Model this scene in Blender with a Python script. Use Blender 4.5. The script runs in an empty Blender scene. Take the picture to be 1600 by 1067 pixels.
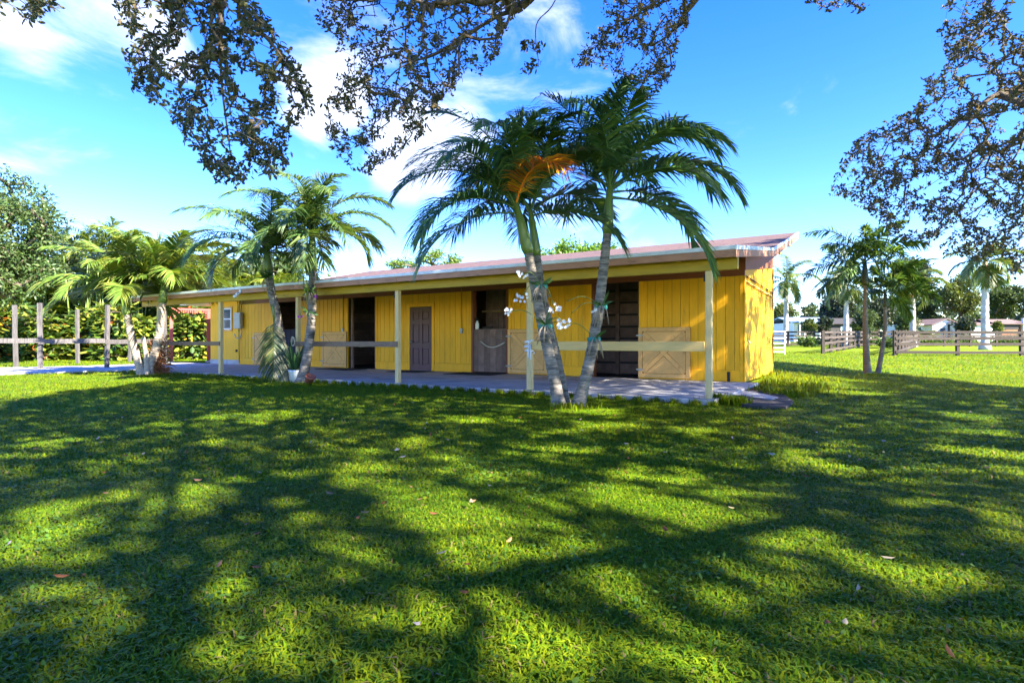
import bpy, bmesh, math, random
import numpy as np
from mathutils import Vector, Matrix
R = math.radians
rnd = random.Random(7)
rng = np.random.default_rng(11)
scene = bpy.context.scene
col = scene.collection

# ------------------------------------------------------------------ camera, sky, sun, exposure
F, CX, CY, CAMZ = 880.0, 800.0, 533.5, 1.0      # focal length and centre in photograph pixels, eye height in metres
cam_d = bpy.data.cameras.new('camera'); cam = bpy.data.objects.new('camera', cam_d); col.objects.link(cam)
cam.location = (0, 0, CAMZ); cam.rotation_euler = (R(90), 0, 0)
cam_d.sensor_width = 36; cam_d.lens = F * 36 / 1600; cam_d.clip_start = .05; cam_d.clip_end = 3000
scene.camera = cam
SUN_AZ, SUN_EL = R(127), R(36)                   # azimuth clockwise from +Y
SUN = Vector((math.sin(SUN_AZ) * math.cos(SUN_EL), math.cos(SUN_AZ) * math.cos(SUN_EL), math.sin(SUN_EL)))
world = bpy.data.worlds.new('World'); scene.world = world; world.use_nodes = True
sun_d = bpy.data.lights.new('sun', 'SUN'); sun_o = bpy.data.objects.new('sun', sun_d); col.objects.link(sun_o)
sun_d.energy = 4.1; sun_d.angle = R(.55); sun_d.color = (1, .93, .80)
sun_o.rotation_euler = SUN.to_track_quat('Z', 'Y').to_euler(); sun_o.location = (30, -20, 30)
def px_dir(x, y):
    v = Vector(((x - CX) / F, 1, (CY - y) / F)); return v.normalized()
def build_world():
    nt = world.node_tree; nt.nodes.clear(); N = nt.nodes.new; L = nt.links.new
    out = N('ShaderNodeOutputWorld'); bg = N('ShaderNodeBackground'); bg.inputs['Strength'].default_value = .094
    sky = N('ShaderNodeTexSky'); sky.sky_type = 'NISHITA'; sky.sun_disc = False
    sky.sun_elevation = SUN_EL; sky.sun_rotation = SUN_AZ; sky.air_density = 1.0; sky.dust_density = .0; sky.ozone_density = 2.4; sky.altitude = 1200
    tc = N('ShaderNodeTexCoord')
    hs = N('ShaderNodeHueSaturation'); hs.inputs['Saturation'].default_value = 1.34; hs.inputs['Hue'].default_value = .522
    tint = N('ShaderNodeVectorMath'); tint.operation = 'MULTIPLY'; tint.inputs[1].default_value = (.94, .96, 1.0); L(sky.outputs[0], tint.inputs[0]); L(tint.outputs[0], hs.inputs['Color'])
    # thin cloud: streaky noise on the sky plane, stronger round the cloud banks of the photograph
    nrm = N('ShaderNodeVectorMath'); nrm.operation = 'NORMALIZE'; L(tc.outputs['Generated'], nrm.inputs[0])
    mp = N('ShaderNodeMapping'); mp.inputs['Scale'].default_value = (3.0, 2.2, 7.0); mp.inputs['Rotation'].default_value = (0, R(28), 0)
    L(nrm.outputs[0], mp.inputs[0])
    n1 = N('ShaderNodeTexNoise'); n1.inputs['Scale'].default_value = 1.6; n1.inputs['Detail'].default_value = 9; n1.inputs['Roughness'].default_value = .58; n1.inputs['Distortion'].default_value = .5
    L(mp.outputs[0], n1.inputs['Vector'])
    total = None
    for (x, y, r, a) in ((110, 25, 7.5, .95), (185, 75, 6, .9), (470, 40, 7, .45), (510, 140, 5, .95), (650, 240, 5.5, 1.2), (715, 215, 4.5, 1.0), (640, 60, 8, .4),
                         (20, 190, 5.5, .5), (90, 220, 4, .35), (800, 110, 10, .45), (930, 330, 8, .35), (1020, 350, 6, .25)):
        d = N('ShaderNodeVectorMath'); d.operation = 'DOT_PRODUCT'; d.inputs[1].default_value = px_dir(x, y); L(nrm.outputs[0], d.inputs[0])
        m = N('ShaderNodeMapRange'); m.interpolation_type = 'SMOOTHERSTEP'
        m.inputs['From Min'].default_value = math.cos(R(r * 1.25)); m.inputs['From Max'].default_value = 1.0
        m.inputs['To Min'].default_value = 0; m.inputs['To Max'].default_value = a; L(d.outputs['Value'], m.inputs['Value'])
        if total is None: total = m.outputs[0]
        else:
            ad = N('ShaderNodeMath'); ad.operation = 'MAXIMUM'; L(total, ad.inputs[0]); L(m.outputs[0], ad.inputs[1]); total = ad.outputs[0]
    # coverage = blob + noise, thresholded softly; a little everywhere
    a1 = N('ShaderNodeMath'); a1.operation = 'MULTIPLY_ADD'; L(total, a1.inputs[0]); a1.inputs[1].default_value = .33; L(n1.outputs['Fac'], a1.inputs[2])
    cov = N('ShaderNodeMapRange'); cov.interpolation_type = 'SMOOTHSTEP'; cov.inputs['From Min'].default_value = .60; cov.inputs['From Max'].default_value = .90
    cov.inputs['To Max'].default_value = .82; L(a1.outputs[0], cov.inputs['Value'])
    mix = N('ShaderNodeMix'); mix.data_type = 'RGBA'; mix.inputs['B'].default_value = (2.3, 2.4, 2.5, 1)
    L(cov.outputs[0], mix.inputs['Factor']); L(hs.outputs[0], mix.inputs['A']); L(mix.outputs['Result'], bg.inputs['Color']); L(bg.outputs[0], out.inputs[0])
build_world()
scene.view_settings.view_transform = 'Standard'; scene.view_settings.look = 'None'
scene.view_settings.exposure = 2.9; scene.view_settings.gamma = 1
scene.render.engine = 'CYCLES'; scene.cycles.use_denoising = True
scene.cycles.max_bounces = 7; scene.cycles.diffuse_bounces = 4; scene.cycles.glossy_bounces = 2
scene.cycles.transmission_bounces = 4; scene.cycles.transparent_max_bounces = 8; scene.cycles.caustics_reflective = False; scene.cycles.caustics_refractive = False

# ------------------------------------------------------------------ helpers
def ramp_z(y):
    return float(np.interp(y, [0, 14, 31.6, 51, 75, 110, 400], [0, 0, .2, .54, .95, 1.3, 1.6]))
def gz(x, y):
    t = min(1, max(0, (x - 2) / 9)); t = t * t * (3 - 2 * t)
    return ramp_z(y) * t
def gz_np(x, y):
    t = np.clip((x - 2) / 9, 0, 1); t = t * t * (3 - 2 * t)
    return np.interp(y, [0, 14, 31.6, 51, 75, 110, 400], [0, 0, .2, .54, .95, 1.3, 1.6]) * t
def at(x, y, D):                       # photograph pixel at depth D
    return Vector(((x - CX) / F * D, D, CAMZ + (CY - y) / F * D))
def gp(x, y, z=0.0):                   # photograph pixel on a level plane z
    D = (CAMZ - z) * F / (y - CY); return Vector(((x - CX) / F * D, D, z))
def on_ground(x, D):                   # image column x at depth D, standing on the terrain
    X = (x - CX) / F * D; return Vector((X, D, gz(X, D)))

def tag(o, label=None, cat=None, group=None, kind=None):
    if label: o['label'] = label
    if cat: o['category'] = cat
    if group: o['group'] = group
    if kind: o['kind'] = kind
    return o
def empty(name, loc=(0, 0, 0), rz=0, label=None, cat=None, group=None):
    o = bpy.data.objects.new(name, None); col.objects.link(o); o.location = loc; o.rotation_euler = (0, 0, rz)
    o.empty_display_size = .2
    return tag(o, label, cat, group)
def link(name, me, m=None, parent=None, loc=None, rot=None, kind=None):
    o = bpy.data.objects.new(name, me); col.objects.link(o)
    if m is not None and not me.materials: me.materials.append(m)
    if parent: o.parent = parent
    if loc is not None: o.location = loc
    if rot is not None: o.rotation_euler = rot
    if kind: o['kind'] = kind
    return o

class MB:
    """collects shapes into one mesh"""
    def __init__(s): s.v = []; s.f = []; s.sm = []
    def add(s, vs, fs, smooth=False):
        b = len(s.v); s.v += [tuple(p) for p in vs]; s.f += [tuple(i + b for i in f) for f in fs]; s.sm += [smooth] * len(fs); return s
    def box(s, x0, x1, y0, y1, z0, z1, c=0):
        if c <= 0:
            vs = [(x, y, z) for z in (z0, z1) for y in (y0, y1) for x in (x0, x1)]
            return s.add(vs, [(0, 2, 3, 1), (4, 5, 7, 6), (0, 1, 5, 4), (2, 6, 7, 3), (0, 4, 6, 2), (1, 3, 7, 5)])
        bm = bmesh.new(); bmesh.ops.create_cube(bm, size=1)
        for v in bm.verts: v.co = Vector(((x0 + x1) / 2 + v.co.x * (x1 - x0), (y0 + y1) / 2 + v.co.y * (y1 - y0), (z0 + z1) / 2 + v.co.z * (z1 - z0)))
        bmesh.ops.bevel(bm, geom=bm.edges[:], offset=c, segments=1, affect='EDGES')
        bm.verts.index_update(); vs = [v.co.copy() for v in bm.verts]; fs = [[v.index for v in f.verts] for f in bm.faces]; bm.free()
        return s.add(vs, fs)
    def beam(s, p0, p1, w, h, up=(0, 0, 1), wob=0, n=1):
        """board from p0 to p1, width w sideways, height h along up"""
        p0 = Vector(p0); p1 = Vector(p1); d = (p1 - p0).normalized(); up = Vector(up)
        side = d.cross(up).normalized(); u2 = side.cross(d).normalized(); vs = []; fs = []
        for i in range(n + 1):
            p = p0.lerp(p1, i / n) + u2 * (rnd.uniform(-wob, wob)) + side * rnd.uniform(-wob, wob); k = 1 + rnd.uniform(-wob, wob) * 3
            for a, b in ((-1, -1), (1, -1), (1, 1), (-1, 1)): vs.append(p + side * (a * w / 2 * k) + u2 * (b * h / 2 * k))
        for i in range(n):
            o = i * 4
            for j in range(4): fs.append((o + j, o + (j + 1) % 4, o + 4 + (j + 1) % 4, o + 4 + j))
        fs.append((3, 2, 1, 0)); o = n * 4; fs.append((o, o + 1, o + 2, o + 3))
        return s.add(vs, fs)
    def tube(s, pts, rad, seg=8, cap=True, smooth=True):
        pts = [Vector(p) for p in pts]; n = len(pts)
        if not hasattr(rad, '__len__'): rad = [rad] * n
        vs = []; fs = []; ref = None
        for i, p in enumerate(pts):
            d = (pts[min(i + 1, n - 1)] - pts[max(i - 1, 0)]);
            if d.length < 1e-9: d = Vector((0, 0, 1))
            d.normalize()
            if ref is None: ref = Vector((1, 0, 0)) if abs(d.x) < .8 else Vector((0, 1, 0))
            a = (ref - d * ref.dot(d)).normalized(); b = d.cross(a); ref = a
            for k in range(seg):
                t = 2 * math.pi * k / seg; vs.append(p + (a * math.cos(t) + b * math.sin(t)) * rad[i])
        for i in range(n - 1):
            for k in range(seg):
                k2 = (k + 1) % seg; fs.append((i * seg + k, i * seg + k2, (i + 1) * seg + k2, (i + 1) * seg + k))
        if cap: fs.append(tuple(range(seg - 1, -1, -1))); fs.append(tuple((n - 1) * seg + k for k in range(seg)))
        return s.add(vs, fs, smooth)
    def lathe(s, prof, c=(0, 0, 0), seg=20):
        vs = []; fs = []
        for r, z in prof:
            for k in range(seg): t = 2 * math.pi * k / seg; vs.append((c[0] + r * math.cos(t), c[1] + r * math.sin(t), c[2] + z))
        for i in range(len(prof) - 1):
            for k in range(seg): k2 = (k + 1) % seg; fs.append((i * seg + k, i * seg + k2, (i + 1) * seg + k2, (i + 1) * seg + k))
        return s.add(vs, fs, True)
    def prism(s, poly, z0, z1):
        n = len(poly); vs = [(p[0], p[1], z0) for p in poly] + [(p[0], p[1], z1) for p in poly]
        fs = [tuple(range(n - 1, -1, -1)), tuple(range(n, 2 * n))] + [(i, (i + 1) % n, n + (i + 1) % n, n + i) for i in range(n)]
        return s.add(vs, fs)
    def mesh(s, name):
        me = bpy.data.meshes.new(name); me.from_pydata(s.v, [], s.f); me.polygons.foreach_set('use_smooth', s.sm); me.update(); return me
    def build(s, name, m, parent=None, loc=None, rot=None, kind=None):
        return link(name, s.mesh(name), m, parent, loc, rot, kind)

def np_mesh(name, V, Fc, C=None, smooth=False):
    """V (n,3), Fc (m,k) faces of equal size or list of such; C per-vertex colour (n,3)"""
    if isinstance(Fc, np.ndarray): Fc = [Fc]
    me = bpy.data.meshes.new(name)
    me.vertices.add(len(V)); me.vertices.foreach_set('co', np.ascontiguousarray(V, np.float32).ravel())
    nl = sum(f.size for f in Fc); me.loops.add(nl); me.loops.foreach_set('vertex_index', np.concatenate([f.ravel() for f in Fc]).astype(np.int32))
    npoly = sum(len(f) for f in Fc); tot = np.concatenate([np.full(len(f), f.shape[1]) for f in Fc]); st = np.concatenate([[0], np.cumsum(tot)[:-1]])
    me.polygons.add(npoly); me.polygons.foreach_set('loop_start', st.astype(np.int32))
    if smooth: me.polygons.foreach_set('use_smooth', np.ones(npoly, bool))
    me.update(calc_edges=True)
    if C is not None:
        at_ = me.color_attributes.new('Col', 'FLOAT_COLOR', 'POINT'); at_.data.foreach_set('color', np.c_[C, np.ones(len(C))].astype(np.float32).ravel())
    return me

# ------------------------------------------------------------------ materials
def mat(name, base, var=.12, scale=6, rough=.7, bump=.15, stretch=(1, 1, 1), attr=False, trans=0.0, dirt=None, dirt_amt=.5, dirt_scale=2.0,
        metal=0.0, spec=.4, objvar=.0, detail=5, dirt_lo=.5, trans_col=None):
    m = bpy.data.materials.new(name); m.use_nodes = True; nt = m.node_tree; N = nt.nodes.new; L = nt.links.new
    b = nt.nodes['Principled BSDF']; out = nt.nodes['Material Output']
    b.inputs['Roughness'].default_value = rough; b.inputs['Metallic'].default_value = metal; b.inputs['Specular IOR Level'].default_value = spec
    tc = N('ShaderNodeTexCoord'); oi = N('ShaderNodeObjectInfo')
    off = N('ShaderNodeVectorMath'); off.operation = 'MULTIPLY_ADD'; cmb = N('ShaderNodeCombineXYZ')
    for i in range(3): L(oi.outputs['Random'], cmb.inputs[i])
    off.inputs[1].default_value = (37, 53, 71); L(cmb.outputs[0], off.inputs[0]); L(tc.outputs['Object'], off.inputs[2])
    mp = N('ShaderNodeMapping'); mp.inputs['Scale'].default_value = stretch; L(off.outputs[0], mp.inputs[0])
    n = N('ShaderNodeTexNoise'); n.inputs['Scale'].default_value = scale; n.inputs['Detail'].default_value = detail; n.inputs['Roughness'].default_value = .62; L(mp.outputs[0], n.inputs['Vector'])
    if attr:
        c = N('ShaderNodeVertexColor'); c.layer_name = 'Col'; src = c.outputs['Color']
    else:
        c = N('ShaderNodeRGB'); c.outputs[0].default_value = (*base, 1); src = c.outputs[0]
    mr = N('ShaderNodeMapRange'); mr.inputs['From Min'].default_value = .25; mr.inputs['From Max'].default_value = .75; mr.inputs['To Min'].default_value = 1 - var; mr.inputs['To Max'].default_value = 1 + var
    L(n.outputs['Fac'], mr.inputs['Value'])
    val = mr.outputs[0]
    if objvar:
        mo = N('ShaderNodeMapRange'); mo.inputs['To Min'].default_value = 1 - objvar; mo.inputs['To Max'].default_value = 1 + objvar; L(oi.outputs['Random'], mo.inputs['Value'])
        mm = N('ShaderNodeMath'); mm.operation = 'MULTIPLY'; L(val, mm.inputs[0]); L(mo.outputs[0], mm.inputs[1]); val = mm.outputs[0]
    sc = N('ShaderNodeVectorMath'); sc.operation = 'SCALE'; L(src, sc.inputs[0]); L(val, sc.inputs['Scale']); colr = sc.outputs[0]
    if dirt:
        n2 = N('ShaderNodeTexNoise'); n2.inputs['Scale'].default_value = dirt_scale; n2.inputs['Detail'].default_value = 8; n2.inputs['Roughness'].default_value = .7; L(mp.outputs[0], n2.inputs['Vector'])
        m2 = N('ShaderNodeMapRange'); m2.interpolation_type = 'SMOOTHSTEP'; m2.inputs['From Min'].default_value = dirt_lo; m2.inputs['From Max'].default_value = dirt_lo + .2; m2.inputs['To Max'].default_value = dirt_amt; L(n2.outputs['Fac'], m2.inputs['Value'])
        mx = N('ShaderNodeMix'); mx.data_type = 'RGBA'; L(m2.outputs[0], mx.inputs['Factor']); L(colr, mx.inputs['A']); mx.inputs['B'].default_value = (*dirt, 1); colr = mx.outputs['Result']
    L(colr, b.inputs['Base Color'])
    if bump:
        bp = N('ShaderNodeBump'); bp.inputs['Strength'].default_value = bump; bp.inputs['Distance'].default_value = .02; L(n.outputs['Fac'], bp.inputs['Height']); L(bp.outputs[0], b.inputs['Normal'])
    if trans:
        t = N('ShaderNodeBsdfTranslucent'); tm = N('ShaderNodeVectorMath'); tm.operation = 'MULTIPLY'; tm.inputs[1].default_value = trans_col or (1.25, 1.15, .5); L(colr, tm.inputs[0]); L(tm.outputs[0], t.inputs['Color'])
        ms = N('ShaderNodeMixShader'); ms.inputs[0].default_value = trans; L(b.outputs[0], ms.inputs[1]); L(t.outputs[0], ms.inputs[2]); L(ms.outputs[0], out.inputs['Surface'])
    return m
M = {}
M['yellow'] = mat('yellow_paint', (.88, .43, .004), .10, 3, .6, .12, (6, 6, .8), objvar=.07, dirt=(.34, .20, .03), dirt_amt=.45, dirt_scale=1.4, dirt_lo=.53)
M['yellow_back'] = mat('yellow_groove', (.16, .09, .006), .1, 4, .8, .05)
M['beam'] = mat('shaded_yellow_beam', (.42, .27, .015), .14, 3, .6, .15, (1, 6, 6), dirt=(.16, .12, .02), dirt_amt=.4, dirt_scale=2)  # wall yellow darkened: porch shade and green bounce put into the colour
M['cream'] = mat('cream_post_paint', (.66, .48, .21), .14, 5, .65, .2, (5, 5, 1), dirt=(.25, .16, .06), dirt_amt=.6, dirt_scale=3, dirt_lo=.55)
M['rail'] = mat('pale_yellow_rail', (.72, .47, .16), .12, 4, .6, .15, (1, 5, 5), dirt=(.30, .22, .09), dirt_amt=.35, dirt_scale=2)
M['tan'] = mat('tan_paint', (.72, .40, .13), .10, 3, .6, .12, (2, 2, 2), objvar=.05, dirt=(.26, .13, .04), dirt_amt=.35, dirt_scale=2)
M['tan_dark'] = mat('tan_groove', (.33, .17, .045), .1, 3, .7, .1)
M['brown'] = mat('brown_trim', (.22, .065, .022), .14, 4, .6, .15, (1, 4, 4), dirt=(.10, .035, .02), dirt_amt=.4)
M['fascia'] = mat('faded_fascia', (.42, .20, .115), .15, 5, .65, .2, (1, 5, 5), dirt=(.16, .08, .05), dirt_amt=.65, dirt_scale=3, dirt_lo=.5)
M['drip'] = mat('white_drip_edge', (.62, .66, .66), .12, 5, .4, .06, dirt=(.33, .32, .24), dirt_amt=.6, dirt_scale=4, dirt_lo=.54, spec=.5)
M['soffit'] = mat('soffit_plywood', (.62, .47, .22), .1, 3, .7, .1)
M['door'] = mat('maroon_door', (.105, .040, .050), .12, 6, .45, .05, dirt=(.12, .06, .05), dirt_amt=.3)
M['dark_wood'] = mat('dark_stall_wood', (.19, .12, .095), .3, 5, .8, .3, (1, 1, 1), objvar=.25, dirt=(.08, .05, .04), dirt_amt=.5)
M['old_wood'] = mat('weathered_brown_wood', (.23, .145, .085), .3, 7, .85, .4, (1, 6, 6), objvar=.12, dirt=(.09, .055, .035), dirt_amt=.5)
M['grey_wood'] = mat('grey_weathered_post', (.105, .095, .09), .4, 6, .9, .6, (5, 5, .7), objvar=.15, dirt=(.035, .03, .03), dirt_amt=.8, dirt_scale=4, dirt_lo=.48)
M['fence'] = mat('fence_board', (.058, .043, .033), .35, 6, .85, .4, (2, 2, 2), objvar=.3, dirt=(.026, .02, .017), dirt_amt=.6, dirt_scale=3)
M['red'] = mat('red_paint', (.42, .075, .055), .14, 5, .6, .15, dirt=(.2, .05, .04), dirt_amt=.3)
M['white'] = mat('white_paint', (.78, .78, .76), .07, 5, .5, .06, dirt=(.5, .48, .42), dirt_amt=.4)
M['galv'] = mat('grey_metal', (.30, .31, .30), .15, 8, .45, .05, metal=.4)
M['black'] = mat('black_rubber', (.022, .023, .027), .25, 30, .85, .3)
M['blanket'] = mat('navy_cloth', (.028, .030, .055), .3, 9, .95, .4)
M['teal'] = mat('teal_tie', (.02, .20, .17), .2, 20, .6, .1)
M['rope'] = mat('pale_rope', (.62, .57, .46), .2, 60, .9, .5)
M['blue_metal'] = mat('blue_metal_roof', (.26, .36, .55), .08, 3, .4, .05)
M['roof_far'] = mat('brown_far_roof', (.15, .10, .085), .2, 2, .85, .1)
M['far_brown'] = mat('far_brown_wall', (.27, .11, .05), .15, 2, .8, .1)
M['dark'] = mat('dark_wood_and_shade', (.04, .035, .035), .2, 2, .8, .1)  # dark wood; also painted shade for the far openings
M['glass'] = mat('window_glass', (.05, .08, .10), .1, 2, .08, 0, spec=.6)
M['terracotta'] = mat('terracotta', (.30, .09, .05), .15, 8, .8, .1)
M['petal'] = mat('white_petal', (.85, .85, .86), .05, 20, .6, 0, trans=.3, trans_col=(1, 1, 1))
M['petal_purple'] = mat('purple_petal', (.45, .03, .50), .1, 20, .6, 0, trans=.3, trans_col=(1, 1, 1))
M['trunk'] = mat('palm_trunk', (.25, .215, .175), .35, 9, .85, .5, (1, 1, 5), dirt=(.055, .05, .045), dirt_amt=.85, dirt_scale=3.5, dirt_lo=.42)
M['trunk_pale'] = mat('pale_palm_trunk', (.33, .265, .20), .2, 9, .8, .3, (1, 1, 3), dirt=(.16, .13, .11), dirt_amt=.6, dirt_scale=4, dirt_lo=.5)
M['shaft'] = mat('crownshaft_green', (.13, .19, .035), .2, 5, .4, .05, (2, 2, .6), dirt=(.20, .17, .06), dirt_amt=.4, dirt_scale=3)
M['bark'] = mat('oak_bark', (.10, .075, .055), .35, 9, .95, .8, (1, 1, .5), dirt=(.16, .14, .12), dirt_amt=.5, dirt_scale=3)
M['frond'] = mat('frond_leaf', (.05, .1, .02), .18, 6, .40, 0, attr=True, trans=.38, objvar=.15, spec=.5)
M['leaf'] = mat('broad_leaf', (.05, .1, .02), .15, 3, .45, 0, attr=True, trans=.32)
M['oakleaf'] = mat('oak_leaf', (.03, .04, .02), .15, 3, .55, 0, attr=True, trans=.35, spec=.2, trans_col=(1.4, 1.4, .8))
M['grassm'] = mat('grass_blade', (.05, .1, .02), .25, 1.1, .45, 0, attr=True, trans=.34, spec=.12, trans_col=(1.5, 1.2, .3))
M['shaft_shaded'] = mat('shaded_crownshaft', (.035, .05, .02), .2, 5, .5, .05)  # darker crownshaft for the twin palms, tree shade put into the colour
M['trunk_shaded'] = mat('shaded_palm_trunk', (.15, .13, .11), .3, 8, .85, .3, (1, 1, 3), dirt=(.06, .05, .045), dirt_amt=.6)  # darker trunk for the twin palms, tree shade put into the colour

def surface_mats():
    # concrete: mottled, stained, with fine cracks
    M['concrete'] = mat('concrete', (.50, .475, .46), .16, 3.2, .85, .15, dirt=(.20, .185, .18), dirt_amt=.6, dirt_scale=1.1, dirt_lo=.46, detail=9)
    M['dirt'] = mat('dark_dirt', (.055, .045, .040), .3, 9, .95, .8, dirt=(.12, .10, .085), dirt_amt=.6, dirt_scale=3)
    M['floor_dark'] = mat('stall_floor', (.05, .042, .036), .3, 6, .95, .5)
    # shingles
    m = mat('shingles', (.125, .075, .062), .25, 26, .92, .4, dirt=(.11, .06, .055), dirt_amt=.6, dirt_scale=.9, dirt_lo=.47, detail=7)
    nt = m.node_tree; N = nt.nodes.new; L = nt.links.new; b = nt.nodes['Principled BSDF']
    tc = N('ShaderNodeTexCoord'); br = N('ShaderNodeTexBrick'); br.inputs['Scale'].default_value = 1; br.inputs['Brick Width'].default_value = .30; br.inputs['Row Height'].default_value = .14
    br.inputs['Mortar Size'].default_value = .008; br.inputs['Color1'].default_value = (1.15, 1.1, 1.1, 1); br.inputs['Color2'].default_value = (.78, .78, .8, 1); br.inputs['Mortar'].default_value = (.4, .4, .4, 1)
    L(tc.outputs['Object'], br.inputs['Vector'])
    src = b.inputs['Base Color'].links[0].from_socket; mu = N('ShaderNodeVectorMath'); mu.operation = 'MULTIPLY'; L(src, mu.inputs[0]); L(br.outputs['Color'], mu.inputs[1]); L(mu.outputs[0], b.inputs['Base Color'])
    M['shingle'] = m
    # lawn soil under the blades: green thatch with brown patches, farther off it carries the field's own colour
    m = bpy.data.materials.new('lawn'); m.use_nodes = True; nt = m.node_tree; N = nt.nodes.new; L = nt.links.new; b = nt.nodes['Principled BSDF']; b.inputs['Roughness'].default_value = .95; b.inputs['Specular IOR Level'].default_value = .1
    tc = N('ShaderNodeTexCoord'); cols = []
    def noise(s, d=6):
        n = N('ShaderNodeTexNoise'); n.inputs['Scale'].default_value = s; n.inputs['Detail'].default_value = d; n.inputs['Roughness'].default_value = .65; L(tc.outputs['Object'], n.inputs['Vector']); return n
    def rampc(n, stops):
        r = N('ShaderNodeValToRGB'); e = r.color_ramp.elements
        while len(e) < len(stops): e.new(.5)
        for k, (p, c) in enumerate(stops): e[k].position = p; e[k].color = (*c, 1)
        L(n.outputs['Fac'], r.inputs[0]); return r
    fine = rampc(noise(9, 9), [(.3, (.085, .130, .004)), (.5, (.135, .19, .005)), (.72, (.20, .245, .008))])
    pat = rampc(noise(.35, 5), [(.35, (.75, .8, .8)), (.5, (1, 1, 1)), (.68, (1.25, 1.1, 1.0))])
    mu = N('ShaderNodeVectorMath'); mu.operation = 'MULTIPLY'; L(fine.outputs[0], mu.inputs[0]); L(pat.outputs[0], mu.inputs[1])
    br = noise(.8, 8); mr = N('ShaderNodeMapRange'); mr.inputs['From Min'].default_value = .63; mr.inputs['From Max'].default_value = .72; mr.inputs['To Max'].default_value = .55; L(br.outputs['Fac'], mr.inputs['Value'])
    mx = N('ShaderNodeMix'); mx.data_type = 'RGBA'; L(mr.outputs[0], mx.inputs['Factor']); L(mu.outputs[0], mx.inputs['A']); mx.inputs['B'].default_value = (.17, .115, .04, 1)
    L(mx.outputs['Result'], b.inputs['Base Color'])
    bp = N('ShaderNodeBump'); bp.inputs['Strength'].default_value = .6; bp.inputs['Distance'].default_value = .05; L(noise(14, 8).outputs['Fac'], bp.inputs['Height']); L(bp.outputs[0], b.inputs['Normal'])
    M['lawn'] = m
surface_mats()
def tune_grass():
    # blades in a mown mat are lit mostly from above: their shading normal leans up
    nt = M['grassm'].node_tree; N = nt.nodes.new; L = nt.links.new; ge = N('ShaderNodeNewGeometry'); a = N('ShaderNodeVectorMath'); a.operation = 'MULTIPLY_ADD'; a.inputs[1].default_value = (.55, .55, .55); a.inputs[2].default_value = (0, 0, 1)
    L(ge.outputs['Normal'], a.inputs[0]); nn = N('ShaderNodeVectorMath'); nn.operation = 'NORMALIZE'; L(a.outputs[0], nn.inputs[0]); L(nn.outputs[0], nt.nodes['Principled BSDF'].inputs['Normal'])
tune_grass()
# ------------------------------------------------------------------ the barn's own frame: u along the front (leftwards), v back from the front wall
C0 = Vector((5.317, 12.89, 0)); D1 = Vector((-.8512, .5249, 0)); D2 = Vector((.5249, .8512, 0))
BRZ = math.atan2(-.5249, .8512)
def B(u, v, z=0): return C0 + D1 * u + D2 * v + Vector((0, 0, z))
def uv_of(x, y):
    dx = x - C0.x; dy = y - C0.y
    return dx * D1.x + dy * D1.y, dx * D2.x + dy * D2.y
SL = .07                                # top of the porch slab
VP = -4.24                              # line of the porch posts

# ------------------------------------------------------------------ ground, slab, path
def make_ground():
    ys = np.concatenate([np.linspace(-30, 0, 13), np.linspace(.5, 20, 60), np.linspace(21, 60, 45), np.linspace(63, 120, 20), np.geomspace(130, 1500, 16)])
    xs = np.concatenate([-np.geomspace(1200, 40, 14), np.linspace(-38, 38, 110), np.geomspace(40, 1200, 14)])
    X, Y = np.meshgrid(xs, ys); Z = gz_np(X, Y)
    near = (np.hypot(X, Y) < 24)
    Z = Z - .012 * near * (np.sin(X * 1.7 + np.sin(Y * .9) * 2) * np.cos(Y * 1.3 + X * .4) + 1)
    V = np.c_[X.ravel(), Y.ravel(), Z.ravel()]; nx, ny = len(xs), len(ys)
    i = (np.arange(ny - 1)[:, None] * nx + np.arange(nx - 1)[None]).ravel()
    o = link('ground', np_mesh('ground', V, np.c_[i, i + 1, i + nx + 1, i + nx], smooth=True), M['lawn']); o['kind'] = 'structure'
    return o
make_ground()
def make_slab():
    # porch slab poured in bays with open joints
    o = None
    us = [-.30, 3.2, 6.65, 10.15, 13.6, 17.05, 18.6]
    par = empty('porch_slab', C0, BRZ); par['kind'] = 'structure'
    for a, b in zip(us[:-1], us[1:]):
        for (v0, v1) in ((-4.50, -2.2), (-2.2, .0)):
            mb = MB(); mb.box(-b + .004, -a - .004, v0 + .004, v1 - .004, -.10, SL - rnd.uniform(0, .004), .008); mb.build('concrete_bay', M['concrete'], par)
    mb = MB(); mb.box(-23.4, -18.606, -3.3, .0, -.1, SL - .006, .008); mb.build('concrete_bay', M['concrete'], par)
    mb = MB(); mb.box(-18.6, .29, -4.49, -.01, -.1, SL - .02); mb.build('joint_filler', M['dirt'], par)
make_slab()
path_poly = [gp(-260, 592, .04), gp(0, 584.3, .04), gp(100, 580.8, .04), gp(150, 578.6, .04), gp(212, 577.6, .04), gp(240, 569, .04), gp(160, 570.5, .04), gp(70, 573, .04), gp(0, 574, .04), gp(-260, 578.5, .04)]
mb = MB(); mb.prism(path_poly, -.08, .04); o = mb.build('path', M['concrete']); o['kind'] = 'structure'
dirt_poly = [gp(1146, 606, .03), gp(1160, 602, .03), gp(1200, 606, .03), gp(1222, 614, .03), gp(1240, 627, .03), gp(1228, 635, .03), gp(1190, 634, .03), gp(1160, 631, .03), gp(1128, 620, .03)]
mb = MB(); mb.prism(dirt_poly, -.06, .03); o = mb.build('bare_earth', M['dirt']); o['kind'] = 'structure'
ramp_poly = [gp(1150, 609, .035), gp(1176, 611, .04), gp(1216, 620, .04), gp(1206, 624, .04), gp(1160, 617, .04), gp(1135, 615, .04)]
mb = MB(); mb.prism(ramp_poly, -.05, .036); o = mb.build('concrete_apron', M['concrete']); o['kind'] = 'structure'

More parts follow.
